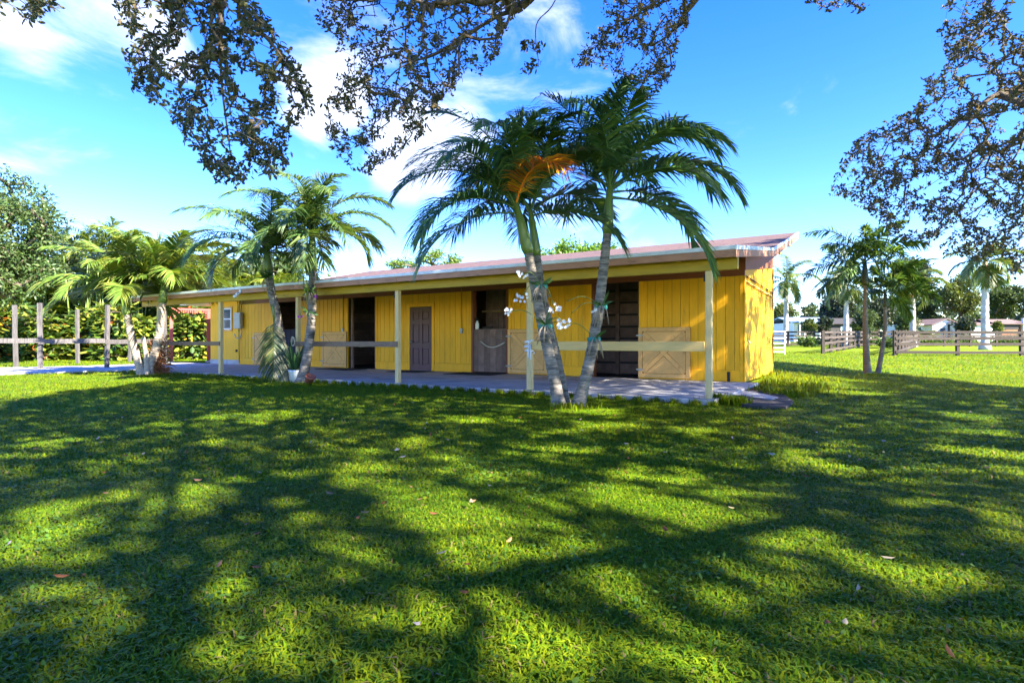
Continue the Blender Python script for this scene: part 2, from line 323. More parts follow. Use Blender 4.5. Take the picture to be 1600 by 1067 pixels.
# ------------------------------------------------------------------ barn
def make_barn():
    barn = empty('barn', C0, BRZ, 'long yellow horse barn with brown shingle roof, porch posts and open stalls', 'barn')
    def P(name, mb, m, parent=barn, **k): return mb.build(name, m, parent, **k)
    HB = 2.51                              # bottom of the brown header
    segs = [(0, 2.484), (3.767, 6.363), (7.67, 9.10), (10.21, 11.65), (12.98, 15.75), (17.05, 19.38)]
    back = MB()
    for a, b in segs: back.box(-b + .003, -a - .003, .024, .07, SL, 2.9)
    back.box(-10.21, -9.10, .024, .07, 2.20, 2.9)
    fw = P('front_wall', back, M['yellow_back'])
    W, G, KB = .198, .009, .26
    def plank_mesh(w, h):
        m_ = MB(); m_.box(0, w, 0, .022, 0, h, .003); return m_.mesh('siding_board')
    cache = {}
    def plank(x0, w, z0, z1, y=0.0, parent=fw):
        k = (round(w, 3), round(z1 - z0, 3))
        if k not in cache: cache[k] = plank_mesh(*k)
        return link('siding_board', cache[k], M['yellow'], parent, (x0, y + rnd.uniform(-.0015, .0015), z0))
    for a, b in segs:
        n = max(1, round((b - a) / (W + G))); w = (b - a) / n - G
        for i in range(n): plank(-b + G / 2 + i * (w + G), w, SL + KB, HB)
        mb = MB(); mb.box(-b + .002, -a - .002, -.020, .022, SL + .004, SL + KB - .004, .004); P('kick_board', mb, M['yellow'], fw)
    for i in range(5): plank(-10.21 + .004 + i * .2225, .214, 2.215, HB)
    # edge trim beside the openings
    for u in (2.484, 3.767, 6.363, 11.65, 12.98, 15.75, 17.05):
        s = 1 if u in (2.484, 6.363, 11.65, 15.75) else -1
        x = -u + s * .055
        mb = MB(); mb.box(x - .05, x + .05, -.022, .0, SL + KB, HB - .003, .003); P('opening_trim', mb, M['yellow'])
    mb = MB(); mb.box(-18.3, .012, -.028, .05, HB, 2.98, .004); P('header_board', mb, M['brown'])
    mb = MB(); mb.box(-.09, .0, -.024, .0, SL, HB - .003, .004); P('corner_board', mb, M['yellow'])
    # side wall with its rising top
    sw = MB(); sw.add([(-.03, .0, SL), (-.03, 4.9, SL), (-.03, 4.9, 4.05), (-.03, 0, 2.98), (-.07, 0, SL), (-.07, 4.9, SL), (-.07, 4.9, 4.05), (-.07, 0, 2.98)],
                      [(0, 1, 2, 3), (7, 6, 5, 4), (0, 4, 5, 1), (1, 5, 6, 2), (2, 6, 7, 3), (3, 7, 4, 0)])
    side = P('side_wall', sw, M['yellow_back'])
    top = lambda v: 2.63 + .6 * v / 4.9
    n = 16; w = 4.86 / n
    for i in range(n):
        a = .03 + i * w; b = a + w - .009
        pl = MB(); z0 = SL + .24
        pl.add([(-.028, a, z0), (-.028, b, z0), (-.028, b, top(b)), (-.028, a, top(a)), (0, a, z0), (0, b, z0), (0, b, top(b)), (0, a, top(a))],
               [(3, 2, 1, 0), (4, 5, 6, 7), (0, 1, 5, 4), (1, 2, 6, 5), (2, 3, 7, 6), (3, 0, 4, 7)])
        P('siding_board', pl, M['yellow'], side)
    mb = MB(); mb.box(-.03, .02, .02, 4.9, SL, SL + .236, .004); P('kick_board', mb, M['yellow'], side)
    mb = MB(); mb.box(-.03, .024, -.024, .075, SL, 2.506, .004); P('corner_board', mb, M['yellow'], side)
    mb = MB(); mb.box(-.03, .03, 4.86, 4.95, SL, 3.2, .004); P('corner_board', mb, M['old_wood'], side)
    hd = MB(); t2 = lambda v: top(v) + .36
    hd.add([(-.03, -.03, top(-.03)), (-.03, 4.92, top(4.92)), (-.03, 4.92, t2(4.92)), (-.03, -.03, t2(-.03)), (.032, -.03, top(-.03)), (.032, 4.92, top(4.92)), (.032, 4.92, t2(4.92)), (.032, -.03, t2(-.03))],
           [(3, 2, 1, 0), (4, 5, 6, 7), (0, 1, 5, 4), (1, 2, 6, 5), (2, 3, 7, 6), (3, 0, 4, 7)])
    P('header_board', hd, M['brown'], side)
    mb = MB(); mb.tube([(.03, .05, 2.50), (.035, 2.4, 2.47), (.03, 4.8, 2.45)], .013, 6); P('cable', mb, M['black'], side)
    mb = MB(); mb.tube([(.03, .05, 2.38), (.04, 2.4, 2.34), (.03, 4.8, 2.33)], .018, 6); P('conduit', mb, M['cream'], side)
    mb = MB(); mb.tube([(.02, .12, 1.02), (.09, .13, 1.0), (.10, .13, .93)], .014, 6); P('water_tap', mb, M['galv'], side)
    mb = MB(); mb.box(-.36, -.30, -.09, -.03, SL, .30, .006); P('pipe_stub', mb, M['black'])
    # roof: flat porch pitch, then the steeper main pitch
    prof = [(-4.55, 2.475), (-.12, 3.06), (5.85, 4.40)]
    x0, x1 = -18.23, .617; T = .05
    def sheet(mb, p, q, t, xa, xb):
        mb.add([(xa, p[0], p[1]), (xb, p[0], p[1]), (xb, q[0], q[1]), (xa, q[0], q[1]), (xa, p[0], p[1] - t), (xb, p[0], p[1] - t), (xb, q[0], q[1] - t), (xa, q[0], q[1] - t)],
               [(0, 1, 2, 3), (7, 6, 5, 4), (0, 4, 5, 1), (1, 5, 6, 2), (2, 6, 7, 3), (3, 7, 4, 0)])
    rf = MB(); sheet(rf, prof[0], prof[1], T, x0, x1); sheet(rf, prof[1], prof[2], T, x0, x1); roof = P('roof', rf, M['shingle'])
    sf = MB(); e = .006
    for p, q in ((prof[0], prof[1]), (prof[1], prof[2])):
        sheet(sf, (p[0] + .01, p[1] - T - e), (q[0] - .01, q[1] - T - e), .012, x0 + .02, x1 - .02)
    P('soffit', sf, M['soffit'], roof)
    # front drip edge in lengths, and the fascia under it
    cuts = [x1 + .014, -2.9, -6.4, -9.9, -13.4, x0 - .014]
    for a, b in zip(cuts[:-1], cuts[1:]):
        dz = rnd.uniform(-.004, .004)
        mb = MB(); mb.box(b + .002, a - .002, -4.585, -4.553, 2.425 + dz, 2.49 + dz, .003); P('drip_edge', mb, M['drip'], roof)
        mb = MB(); mb.box(b + .003, a - .006, -4.572, -4.532, 2.31 + dz, 2.424 + dz, .004); P('fascia_board', mb, M['fascia'], roof)
    for xx, s in ((x1, 1), (x0, -1)):
        for (p, q, hgt) in ((prof[0], prof[1], .115), (prof[1], prof[2], .15)):
            for nm, dz0, dz1, t0, m_ in (('drip_edge', .012, -.055, .020, M['drip']), ('rake_board', -.058, -.058 - hgt, .010, M['fascia'])):
                mb = MB(); a = xx + s * .002; b = xx + s * (.002 + t0)
                va = p[0] - (.03 if p is prof[0] else -.004); vb = q[0]
                f = lambda v: p[1] + (q[1] - p[1]) * (v - p[0]) / (q[0] - p[0])
                mb.add([(a, va, f(va) + dz1), (a, vb, f(vb) + dz1), (a, vb, f(vb) + dz0), (a, va, f(va) + dz0), (b, va, f(va) + dz1), (b, vb, f(vb) + dz1), (b, vb, f(vb) + dz0), (b, va, f(va) + dz0)],
                       [(3, 2, 1, 0), (4, 5, 6, 7), (0, 1, 5, 4), (1, 2, 6, 5), (2, 3, 7, 6), (3, 0, 4, 7)])
                P(nm, mb, m_, roof)
    mb = MB(); mb.box(x0 - .01, x1 + .01, 5.853, 5.90, 4.22, 4.395, .004); P('fascia_board', mb, M['fascia'], roof)
    for v, z in ((4.9, 3.96), (2.4, 3.40)):
        mb = MB(); mb.box(-.3, .50, v - .07, v + .07, z - .13, z + .13, .005); P('roof_beam', mb, M['beam'], roof)
    for i in range(13):
        u = .3 + i * 1.45
        mb = MB(); mb.beam((-u, -4.50, 2.36), (-u, -.05, 2.945), .045, .13); P('rafter', mb, M['beam'], roof)
    # porch beam and posts
    mb = MB(); mb.box(-18.05, .60, VP - .05, VP + .05, 2.15, 2.385, .006); P('porch_beam', mb, M['beam'])
    for u in (-.15, 3.22, 6.67, 10.14, 13.6, 17.05):
        mb = MB(); mb.box(-u - .052, -u + .052, VP - .052, VP + .052, SL - .01, 2.148, .008); p = P('post', mb, M['cream'])
        if u in (-.15, 6.67): mb = MB(); mb.box(-u - .075, -u - .053, VP - .06, VP - .01, 1.98, 2.1, .003); P('bracket', mb, M['black'], p)
    for ua, ub, h, m_ in ((-.15, 3.22, .165, 'rail'), (6.67, 10.14, .125, 'old_wood'), (13.6, 17.05, .12, 'old_wood')):
        mb = MB(); mb.box(-ub - .05, -ua - .054 if ua == -.15 else -ua + .05, VP - .094, VP - .055, 1.0 - h, 1.0, .006); P('hitching_rail', mb, M[m_])
    # open half doors with cross braces, folded back on the wall
    def leaf(u0, w=1.284, y=-.03):
        z0, z1 = SL + .03, 1.35; x0_, x1_ = -u0 - w, -u0
        mb = MB(); mb.box(x0_, x1_, y - .030, y, z0, z1, .004); d = P('stall_door', mb, M['tan_dark'])
        yf = y - .031
        f = .10
        for (a, b, c, e) in ((x0_ + .006, x0_ + f, z0 + .006, z1 - .006), (x1_ - f, x1_ - .006, z0 + .006, z1 - .006), (x0_ + f + .004, x1_ - f - .004, z1 - f, z1 - .006), (x0_ + f + .004, x1_ - f - .004, z0 + .006, z0 + f)):
            mb = MB(); mb.box(a, b, yf - .016, yf, c, e, .003); P('frame_board', mb, M['tan'], d)
        xa, xb, za, zb = x0_ + f, x1_ - f, z0 + f, z1 - f; hw, gp_ = .05, .014
        A, Bq = Vector((xa + .035, yf - .005, za + .035)), Vector((xb - .035, yf - .005, zb - .035))
        mb = MB(); mb.beam(A, Bq, .010, 2 * hw, (0, 0, 1)); P('brace', mb, M['tan'], d)
        A2, B2 = Vector((A.x, yf - .0065, Bq.z)), Vector((Bq.x, yf - .0065, A.z))
        mb = MB(); mb.beam(A2, B2, .013, 2 * hw, (0, 0, 1)); P('brace', mb, M['tan'], d)
        ww, hh = xb - xa, zb - za; LL = math.hypot(ww, hh); ox, oz = (hw + gp_) * LL / hh, (hw + gp_) * LL / ww; cx_, cz_ = (xa + xb) / 2, (za + zb) / 2
        for tri in (((xa + ox, zb - gp_), (xb - ox, zb - gp_), (cx_, cz_ + oz)), ((xb - ox, za + gp_), (xa + ox, za + gp_), (cx_, cz_ - oz)), ((xa + gp_, za + oz), (xa + gp_, zb - oz), (cx_ - ox, cz_)), ((xb - gp_, zb - oz), (xb - gp_, za + oz), (cx_ + ox, cz_))):
            mb = MB(); mb.add([(p[0], yf - .006, p[1]) for p in tri] + [(p[0], yf + .001, p[1]) for p in tri], [(0, 1, 2), (5, 4, 3), (0, 3, 4, 1), (1, 4, 5, 2), (2, 5, 3, 0)]); P('infill_panel', mb, M['tan'], d)
        for zz in (z0 + .2, z1 - .2):
            mb = MB(); mb.box(x0_ - .05, x0_ + .12, yf - .024, yf - .017, zz - .02, zz + .02); P('hinge', mb, M['galv'], d)
        return d
    leaf(1.20); leaf(5.072); leaf(12.99 + .01); leaf(17.06)
    # the closed maroon door
    mb = MB(); x0_, x1_ = -10.115, -9.20
    mb.box(x0_, x1_, .022, .04, SL + .01, 2.10, .003); d = P('door', mb, M['door'])
    rows = ((.26, .80), (.94, 1.56), (1.68, 1.97)); lines = [SL + .012] + [z for r in rows for z in r] + [2.098]; cols_ = (.0, .115, .40, .515, .80, .915)
    for a, b in ((0, 1), (2, 3), (4, 5)):
        mb = MB(); mb.box(x0_ + cols_[a], x0_ + cols_[b], -.004, .0215, SL + .012, 2.098, .003); P('stile', mb, M['door'], d)
    for k in range(0, 8, 2):
        for a, b in ((1, 2), (3, 4)):
            mb = MB(); mb.box(x0_ + cols_[a], x0_ + cols_[b], -.0035, .0215, lines[k], lines[k + 1], .003); P('rail', mb, M['door'], d)
    for a, b in ((1, 2), (3, 4)):
        for z0, z1 in rows:
            mb = MB(); mb.box(x0_ + cols_[a] + .035, x0_ + cols_[b] - .035, .002, .0215, z0 + .035, z1 - .035, .012); P('panel', mb, M['door'], d)
    mb = MB(); mb.lathe([(.0, 0), (.03, 0), (.03, .012), (.012, .02), (.012, .045), (.028, .055), (.03, .07), (.018, .083), (0, .085)], seg=12)
    P('door_knob', mb, M['galv'], d, loc=(x0_ + .065, -.004, 1.0), rot=(R(90), 0, 0))
    mb = MB()
    mb.box(-10.21, -10.118, -.03, .02, SL, 2.212, .004); mb.box(-9.197, -9.10, -.03, .02, SL, 2.212, .004); mb.box(-10.117, -9.198, -.03, .02, 2.105, 2.212, .004)
    P('door_frame', mb, M['yellow'])
    mb = MB(); mb.box(-10.116, -9.199, -.04, .06, SL + .001, SL + .018, .004); P('door_sill', mb, M['galv'])
    # conduits with switch boxes
    for u, zb in ((8.02, 1.35), (13.20, 1.42)):
        mb = MB(); mb.tube([(-u, -.03, zb), (-u, -.03, 2.6)], .014, 6); c = P('conduit', mb, M['beam'])
        mb = MB(); mb.box(-u - .05, -u + .05, -.075, -.022, zb - .1, zb + .05, .008); P('switch_box', mb, M['galv'], c)
    # stall interiors
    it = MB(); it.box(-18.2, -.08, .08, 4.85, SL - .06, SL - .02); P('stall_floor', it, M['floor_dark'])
    gaps = {1: [(.9, 1.05, 2.05, 2.2)]}
    def back_wall(u0, u1, v, pitch=.33, gap=.05, holes=()):
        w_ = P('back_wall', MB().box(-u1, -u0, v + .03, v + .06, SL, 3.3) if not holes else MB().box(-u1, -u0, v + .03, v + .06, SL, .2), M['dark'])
        z = SL + .02; k = 0
        while z < 3.2:
            spans = [(u0, u1)]
            for (ha, hb, za, zb) in holes:
                if z < zb and z + pitch - gap > za: spans = [s for a, b in spans for s in ((a, min(b, ha)), (max(a, hb), b)) if s[1] - s[0] > .02]
            for a, b in spans:
                mb = MB(); mb.box(-b, -a, v + rnd.uniform(-.006, .006), v + .028, z, z + pitch - (gap if not holes else .004), .004); P('wall_board', mb, M['dark_wood'], w_)
            z += pitch
        return w_
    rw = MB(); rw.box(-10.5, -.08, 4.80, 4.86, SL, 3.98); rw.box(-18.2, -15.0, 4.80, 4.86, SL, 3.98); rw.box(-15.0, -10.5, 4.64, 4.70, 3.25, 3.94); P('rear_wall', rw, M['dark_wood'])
    back_wall(1.2, 5.0, 1.5, .34, .06)
    for u in (2.92, 3.6):
        mb = MB(); mb.box(-u - .05, -u + .05, 1.38, 1.49, SL, 2.9, .005); P('stall_post', mb, M['dark_wood'])
    back_wall(10.6, 15.0, 4.6, .20, .004, holes=((13.66, 13.92, 1.98, 2.12), (13.72, 13.94, 1.58, 1.64), (13.70, 13.92, .90, .98)))
    back_wall(15.1, 18.2, 1.9, .5, .02)
    # partitions
    for u in (5.05, 8.9, 10.5, 15.05, 18.2):
        pw = P('partition', MB().box(-u - .02, -u + .02, .09, 4.8, SL, 2.9), M['dark_wood'])
        for i in range(8):
            mb = MB(); z = SL + .02 + i * .34; mb.box(-u + .021, -u + .045, .1, 4.7, z, z + .32, .004); P('wall_board', mb, M['dark_wood'], pw)
    # third stall: dark lower door shut, planked wall behind the upper half
    mb = MB(); mb.box(-7.66, -6.373, .03, .07, SL + .03, 1.37, .004); d = P('lower_door', mb, M['dark_wood'])
    for i in range(6):
        a = -7.655 + i * .2135; mb = MB(); mb.box(a, a + .209, .008 + rnd.uniform(0, .004), .029, SL + .035, 1.36, .003); P('door_board', mb, M['dark_wood'], d)
    pts = [(-7.32 + .85 * t, -.02 - .05 * math.sin(math.pi * t), 1.0 - .02 * t - .16 * math.sin(math.pi * t)) for t in np.linspace(0, 1, 14)]
    mb = MB(); mb.tube(pts, .017, 7); P('pull_rope', mb, M['rope'], d)
    wv = P('inner_wall', MB().box(-7.7, -6.1, .8, .83, SL, 3.0), M['dark_wood'])
    for i in range(7):
        a = -7.62 + i * .205; mb = MB(); mb.box(a, a + .192, .76 + rnd.uniform(0, .01), .799, SL, 2.95, .004); P('wall_board', mb, M['old_wood'] if False else M['dark_wood'], wv)
    mb = MB(); mb.beam((-7.62, .5, 1.92), (-6.3, .5, 1.90), .06, .06); P('pole', mb, M['old_wood'])
    for u, m_ in ((7.70, 'brown'), (6.34, 'brown'), (3.80, 'brown'), (2.45, 'dark_wood'), (12.95, 'dark_wood'), (11.68, 'dark_wood'), (15.78, 'dark_wood'), (17.02, 'dark_wood')):
        s = 1 if u in (7.70, 3.80, 12.95, 17.02) else -1
        x = -u + s * .06
        mb = MB(); mb.box(x - .035, x + .035, .073 if u not in (7.70, 6.34, 3.8) else -.02, .16, SL, HB - .004, .004); P('jamb', mb, M[m_])
    # first stall: lower door
    mb = MB(); mb.box(-17.03, -15.77, .02, .06, SL + .03, 1.42, .004); P('lower_door', mb, M['dark_wood'])
    # rafters' dark ceiling over the stalls
    # annex at the far end: plain wall on a concrete plinth, window, low roof
    mb = MB(); mb.box(-21.47, -19.383, .03, .10, .24, 2.74); mb.box(-21.47, -21.40, .101, 3.2, .24, 2.74); an = P('annex_wall', mb, M['yellow'])
    mb = MB(); mb.box(-21.5, -19.384, .02, .11, -.05, .237); mb.box(-21.5, -21.39, .111, 3.2, -.05, .237); P('plinth', mb, M['concrete'], an)
    ar = MB(); ar.add([(-23.0, -.5, 2.62), (-18.4, -.5, 2.82), (-18.4, 3.3, 2.95), (-23.0, 3.3, 2.75), (-23.0, -.5, 2.56), (-18.4, -.5, 2.76), (-18.4, 3.3, 2.89), (-23.0, 3.3, 2.69)],
                      [(0, 1, 2, 3), (7, 6, 5, 4), (0, 4, 5, 1), (1, 5, 6, 2), (2, 6, 7, 3), (3, 7, 4, 0)]); P('annex_roof', ar, M['drip'])
    def uW(px): t = (px - CX) / F; return (5.317 - 12.89 * t) / (.8512 + .5249 * t)
    wa, wb = uW(348.5), uW(361)
    z0, z1 = 1.50, 2.38
    mb = MB()
    for (a, b, c, e) in ((-wa - .06, -wb + .06, z1, z1 + .07), (-wa - .06, -wb + .06, z0 - .07, z0), (-wa - .06, -wa, z0, z1), (-wb, -wb + .06, z0, z1)): mb.box(a, b, -.01, .028, c, e, .004)
    win = P('window', mb, M['tan'], an)
    mb = MB()
    for (a, b, c, e) in ((-wa + .002, -wa + .05, z0 + .002, z1 - .002), (-wb - .05, -wb - .002, z0 + .002, z1 - .002), (-wa + .051, -wb - .051, z1 - .05, z1 - .002), (-wa + .051, -wb - .051, z0 + .002, z0 + .05), (-wa + .051, -wb - .051, 1.91, 1.96)): mb.box(a, b, .0, .026, c, e)
    P('sash', mb, M['white'], an)
    for a, b in ((z0 + .052, 1.908), (1.962, z1 - .052)):
        mb = MB(); mb.box(-wa + .052, -wb - .052, .012, .020, a, b); P('pane', mb, M['glass'], an)
    # electric box with its pipes
    ub = uW(377)
    mb = MB(); mb.box(-ub - .21, -ub + .21, -.19, -.045, 1.52, 2.17, .012); eb = P('electric_box', mb, M['galv'])
    mb = MB(); mb.box(-ub - .17, -ub + .17, -.2, -.191, 1.58, 2.1, .006); P('box_lid', mb, M['galv'], eb)
    for dx in (-.12, -.02, .10):
        mb = MB(); mb.tube([(-ub + dx, -.08, 2.171), (-ub + dx, -.07, 2.45), (-ub + dx * 1.5, -.06, 2.72)], .022, 6); P('pipe', mb, M['beam'], eb)
    mb = MB(); mb.tube([(-ub - .05, -.08, 1.518), (-ub - .05, -.07, 1.2), (-ub - .05, -.06, .12)], .02, 6); P('pipe', mb, M['beam'], eb)
    mb = MB(); mb.tube([(-ub + .13, -.08, 1.518)] + [(-ub - .12 + .25 * math.cos(t), -.07, 1.4 - .28 * math.sin(t)) for t in np.linspace(0, 2.8, 10)], .02, 6); P('pipe', mb, M['galv'], eb)
    mb = MB(); mb.box(-ub - .5, -ub + .1, -.12, .0, 2.72, 2.76); P('shelf_board', mb, M['brown'], eb)
    uv_ = uW(369); mb = MB(); mb.lathe([(0, 0), (.05, 0), (.05, .04), (.03, .05), (0, .05)], seg=10); P('wall_vent', mb, M['dark'], an, loc=(-uv_, .03, .62), rot=(R(90), 0, 0))
    # flood lamps under the eave
    fl = MB(); fl.box(-12.16, -12.08, -4.60, -4.573, 2.33, 2.41, .004)
    fo = P('flood_lamp', fl, M['white'])
    for dx, dz in ((-.09, -.05), (.07, 0)):
        mb = MB(); mb.lathe([(0, 0), (.02, 0), (.022, .04), (.045, .09), (.048, .12), (.03, .14), (0, .145)], seg=12)
        P('bulb', mb, M['white'], fo, loc=(-12.12 + dx, -4.62, 2.33 + dz), rot=(R(125), 0, R(20 if dx < 0 else -20)))
    return barn
make_barn()

# ------------------------------------------------------------------ small things on the porch
def tl(name, mb, m, label, cat, group=None):
    return tag(mb.build(name, m), label, cat, group)
def porch_thing(name, label, cat, u, v, z=SL, group=None): return empty(name, B(u, v, z), BRZ, label, cat, group)
def mat_thing(u, v, w, d, rz, label):
    t = porch_thing('door_mat', label, 'mat', u, v, group='rubber mats on the porch'); t.rotation_euler.z += R(rz)
    mb = MB(); mb.box(-w / 2, w / 2, -d / 2, d / 2, .0, .016, .004); mb.build('mat_base', M['black'], t)
    mb = MB()
    for i in range(int(w / .11)): mb.box(-w / 2 + .03 + i * .11, -w / 2 + .10 + i * .11, -d / 2 + .03, d / 2 - .03, .0165, .021)
    mb.build('ribs', M['black'], t)
mat_thing(7.1, -.62, 1.55, 1.0, 3, 'black rubber mat before the stall with the shut dark lower door')
mat_thing(9.55, -.62, 1.2, .9, 0, 'black rubber mat before the maroon door')
mat_thing(12.5, -.75, 1.6, .9, -3, 'black rubber mat before the open stall with a wooden saddle rack')

t = porch_thing('saddle_rack', 'bare wooden saddle rack bracketed inside an open dark stall doorway', 'rack', 11.95, .9)
for a, b in (((-.45, 0, 1.42), (.22, 0, 1.44)), ((-.28, 0, 1.40), (.15, 0, .95)), ((.18, 0, .0), (.18, 0, 1.55))):
    mb = MB(); mb.beam(a, b, .07, .06, (0, 1, 0)); mb.build('arm' if a[2] > 1 else 'upright', M['old_wood'], t)
mb = MB(); mb.box(-.22, .2, -.2, .2, 1.475, 1.50, .004); mb.build('shelf', M['old_wood'], t)

mb = MB(); mb.tube([(-.62 + 1.24 * s, .0, -.13 * math.sin(math.pi * s)) for s in np.linspace(0, 1, 12)], .015, 6)
o = mb.build('chain_guard', M['rope']); o.location = B(12.31, -.01, .95); o.rotation_euler.z = BRZ
tag(o, 'pale rope slung across the open stall with the saddle rack', 'rope')

# navy blanket over the first stall's lower door
def blanket():
    nx, nz = 26, 18; vs = []; fs = []
    for j in range(nz + 1):
        for i in range(nx + 1):
            s = i / nx; t_ = j / nz; x = -.45 + .9 * s
            fold = .03 * math.sin(s * 19 + t_ * 2) * (.3 + t_) + .015 * math.sin(s * 41)
            vs.append((x * (1 + .05 * t_), -.05 - .02 * t_ + fold * .8 - .03, 1.46 - 1.12 * t_ - .05 * math.sin(s * 3.1) * t_))
    for j in range(nz):
        for i in range(nx): a = j * (nx + 1) + i; fs.append((a, a + 1, a + nx + 2, a + nx + 1))
    b = len(vs); vs2 = [(x, y + .012, z) for x, y, z in vs]; fs2 = [tuple(k + b for k in reversed(f)) for f in fs]
    mb = MB(); mb.add(vs + vs2, fs + fs2, True)
    for i in range(nx + 1): pass
    top = MB()
    o = mb.build('horse_blanket', M['blanket']); o.location = B(16.1, 0, 0); o.rotation_euler.z = BRZ
    tag(o, 'dark navy horse blanket hung over a stall door behind the rope loop', 'blanket')
blanket()

# rope loop on the post, rope wound on another post
def rope_loop():
    pts = [(-.04, 1.36), (.05, 1.30), (.15, 1.08), (.17, .92), (.08, .86), (-.10, .86), (-.17, .93), (-.14, 1.08), (-.08, 1.30), (-.04, 1.36)]
    sm = []
    for i in range(len(pts) - 1):
        for k in range(4): t_ = k / 4; sm.append((pts[i][0] * (1 - t_) + pts[i + 1][0] * t_, -.09 + .01 * math.sin(i), pts[i][1] * (1 - t_) + pts[i + 1][1] * t_))
    sm.append(sm[0]); mb = MB(); mb.tube(sm, .026, 8)
    mb.tube([(x * .92, y + .04, z - .015) for x, y, z in sm], .02, 7)
    o = mb.build('rope_loop', M['rope']); o.scale = (.46, .6, .46); o.location = B(10.22, VP - .06, .50); o.rotation_euler.z = BRZ
    tag(o, 'pale coiled rope loop hung on a porch post beside the leaning palm', 'rope')
rope_loop()
mb = MB(); tt = np.linspace(0, 2 * math.pi * 6, 90)
mb.tube([((.085 + .012 * math.sin(t_ * 1.7)) * math.cos(t_), (.085 + .012 * math.cos(t_ * 2.3)) * math.sin(t_) - .02, .72 + .045 * t_ / 6.28 * .95 + .02 * math.sin(t_ * .5)) for t_ in tt], .016, 6)
mb.tube([(.07, -.11, .9), (.085, -.125, .75), (.08, -.12, .6)], .014, 6); mb.tube([(.04, -.11, .95), (.035, -.13, .7), (.04, -.125, .63)], .014, 6)
o = mb.build('wound_rope', M['white']); o.location = B(3.22, VP, .05); o.rotation_euler.z = BRZ
tag(o, 'white rope wound round the porch post at the pale rail', 'rope')
# bottle and brush on the ledge of the dark lower door
t = porch_thing('spray_bottle', 'small pale bottle with dark cap on the dark lower stall door', 'bottle', 7.50, .05, 1.371)
mb = MB(); mb.lathe([(0, 0), (.055, 0), (.06, .02), (.06, .16), (.03, .22), (.025, .25), (0, .25)], seg=14); mb.build('bottle_body', M['white'], t)
mb = MB(); mb.box(-.03, .03, -.06, .03, .251, .33, .008); mb.build('cap', M['black'], t)
t = porch_thing('grooming_brush', 'flat black brush lying on the dark lower stall door', 'brush', 7.12, .05, 1.371)
mb = MB(); mb.box(-.17, .17, -.04, .04, .025, .065, .01); mb.build('handle', M['black'], t)
mb = MB(); mb.box(-.15, .10, -.035, .035, .0, .0245); mb.build('bristles', M['dark'], t)

# ------------------------------------------------------------------ red arbour by the annex
def arbour():
    p0 = gp(267.6, 566.7, .03); p1 = gp(326, 565.6, .03); dv = (p1 - p0); dv.z = 0; w = dv.length; ang = math.atan2(dv.y, dv.x)
    t = empty('garden_arbour', p0, ang, 'red painted arbour with scalloped fringe beside the yellow annex', 'arbour')
    for x in (0, w):
        mb = MB(); mb.box(x - .07, x + .07, -.07, .07, -.06, 2.40, .01); p = mb.build('post', M['red'], t)
        mb = MB(); mb.box(x - .12, x + .12, -.12, .12, -.06, .06, .01); mb.build('footing', M['concrete'], p)
    mb = MB(); mb.box(-.1, w + .1, -.05, .05, 2.405, 2.50, .008); mb.build('top_rail', M['red'], t)
    mb = MB(); mb.beam((.0, 0, 1.98), (.34, 0, 2.36), .05, .06, (0, 1, 0)); mb.build('brace', M['red'], t)
    for k in range(15):
        x = .12 + k * (w - .24) / 14
        mb = MB(); mb.box(x - .024, x + .024, -.075, -.055, 2.27 + .03 * (k % 2), 2.404, .004); mb.build('fringe_slat', M['red'], t)
    for k in range(14):
        z = .95 + k * .1; mb = MB(); mb.beam((w - .17, -.06, z + .05), (w - .03, -.06, z - .04), .02, .05, (0, 1, 0)); mb.build('lattice_slat', M['red'], t)
arbour()
# ------------------------------------------------------------------ fences and gate
def post_mesh(h, w=.15, wob=.012):
    mb = MB(); mb.beam((0, 0, -.3), (0, 0, h), w, w, (0, 1, 0), wob, 7); return mb
def corral():
    fr = [(-170, 18.2), (63, 19.9), (167, 21.0), (258, 23.6)]; re = [(25, 22.0), (121, 25.2), (203, 27.2)]
    t = empty('corral_fence', on_ground(63, 19.9), 0, 'old grey corral fence of tall posts and one rail before the leafy hedge', 'fence')
    o0 = t.location
    P = [Vector(((x - CX) / F * D, D, 0)) for x, D in fr]; Q = [Vector(((x - CX) / F * D, D, 0)) for x, D in re]
    for k, p in enumerate(P[1:] + Q):
        mb = post_mesh(2.36 if k < 3 else 2.42, .115); ob = mb.build('post', M['grey_wood'], t, p - o0, (R(rnd.uniform(-1.2, 1.2)), R(rnd.uniform(-1.2, 1.2)), rnd.uniform(-.3, .3)))
    for k, (a, b) in enumerate(zip(P[:-1], P[1:])):
        off = Vector((.02, -.12, 0))
        mb = MB(); mb.beam(a + off + Vector((0, 0, 1.0 - .01 * k)) - o0, b + off + Vector((0, 0, 1.03)) - o0, .05, .17, (0, 0, 1), .006, 10); mb.build('rail', M['grey_wood'], t)
corral()
def board_fence(name, label, pts, group):
    """posts at the given points, four boards between neighbours"""
    o0 = pts[0].copy(); t = empty(name, o0, 0, label, 'fence', group)
    pm = post_mesh(1.43, .15, .006).mesh('fence_post'); pm.materials.append(M['fence'])
    for p in pts: link('post', pm, None, t, p - o0, (0, 0, rnd.uniform(-.1, .1)))
    for a, b in zip(pts[:-1], pts[1:]):
        dv = (b - a); sd = Vector((dv.y, -dv.x, 0)).normalized() * .095
        if (a + sd).length > (a - sd).length: sd = -sd
        for z in (.21, .66, .98, 1.30):
            k = .145 + rnd.uniform(-.01, .01)
            mb = MB(); mb.beam(a + sd + Vector((0, 0, z + rnd.uniform(-.015, .015))) - o0, b + sd + Vector((0, 0, z + rnd.uniform(-.015, .015))) - o0, .035, k); mb.build('board', M['fence'], t)
    return t
def fpts(pairs): return [on_ground(x, D) for x, D in pairs]
def between(a, b, n): return [a.lerp(b, i / n) for i in range(n + 1)]
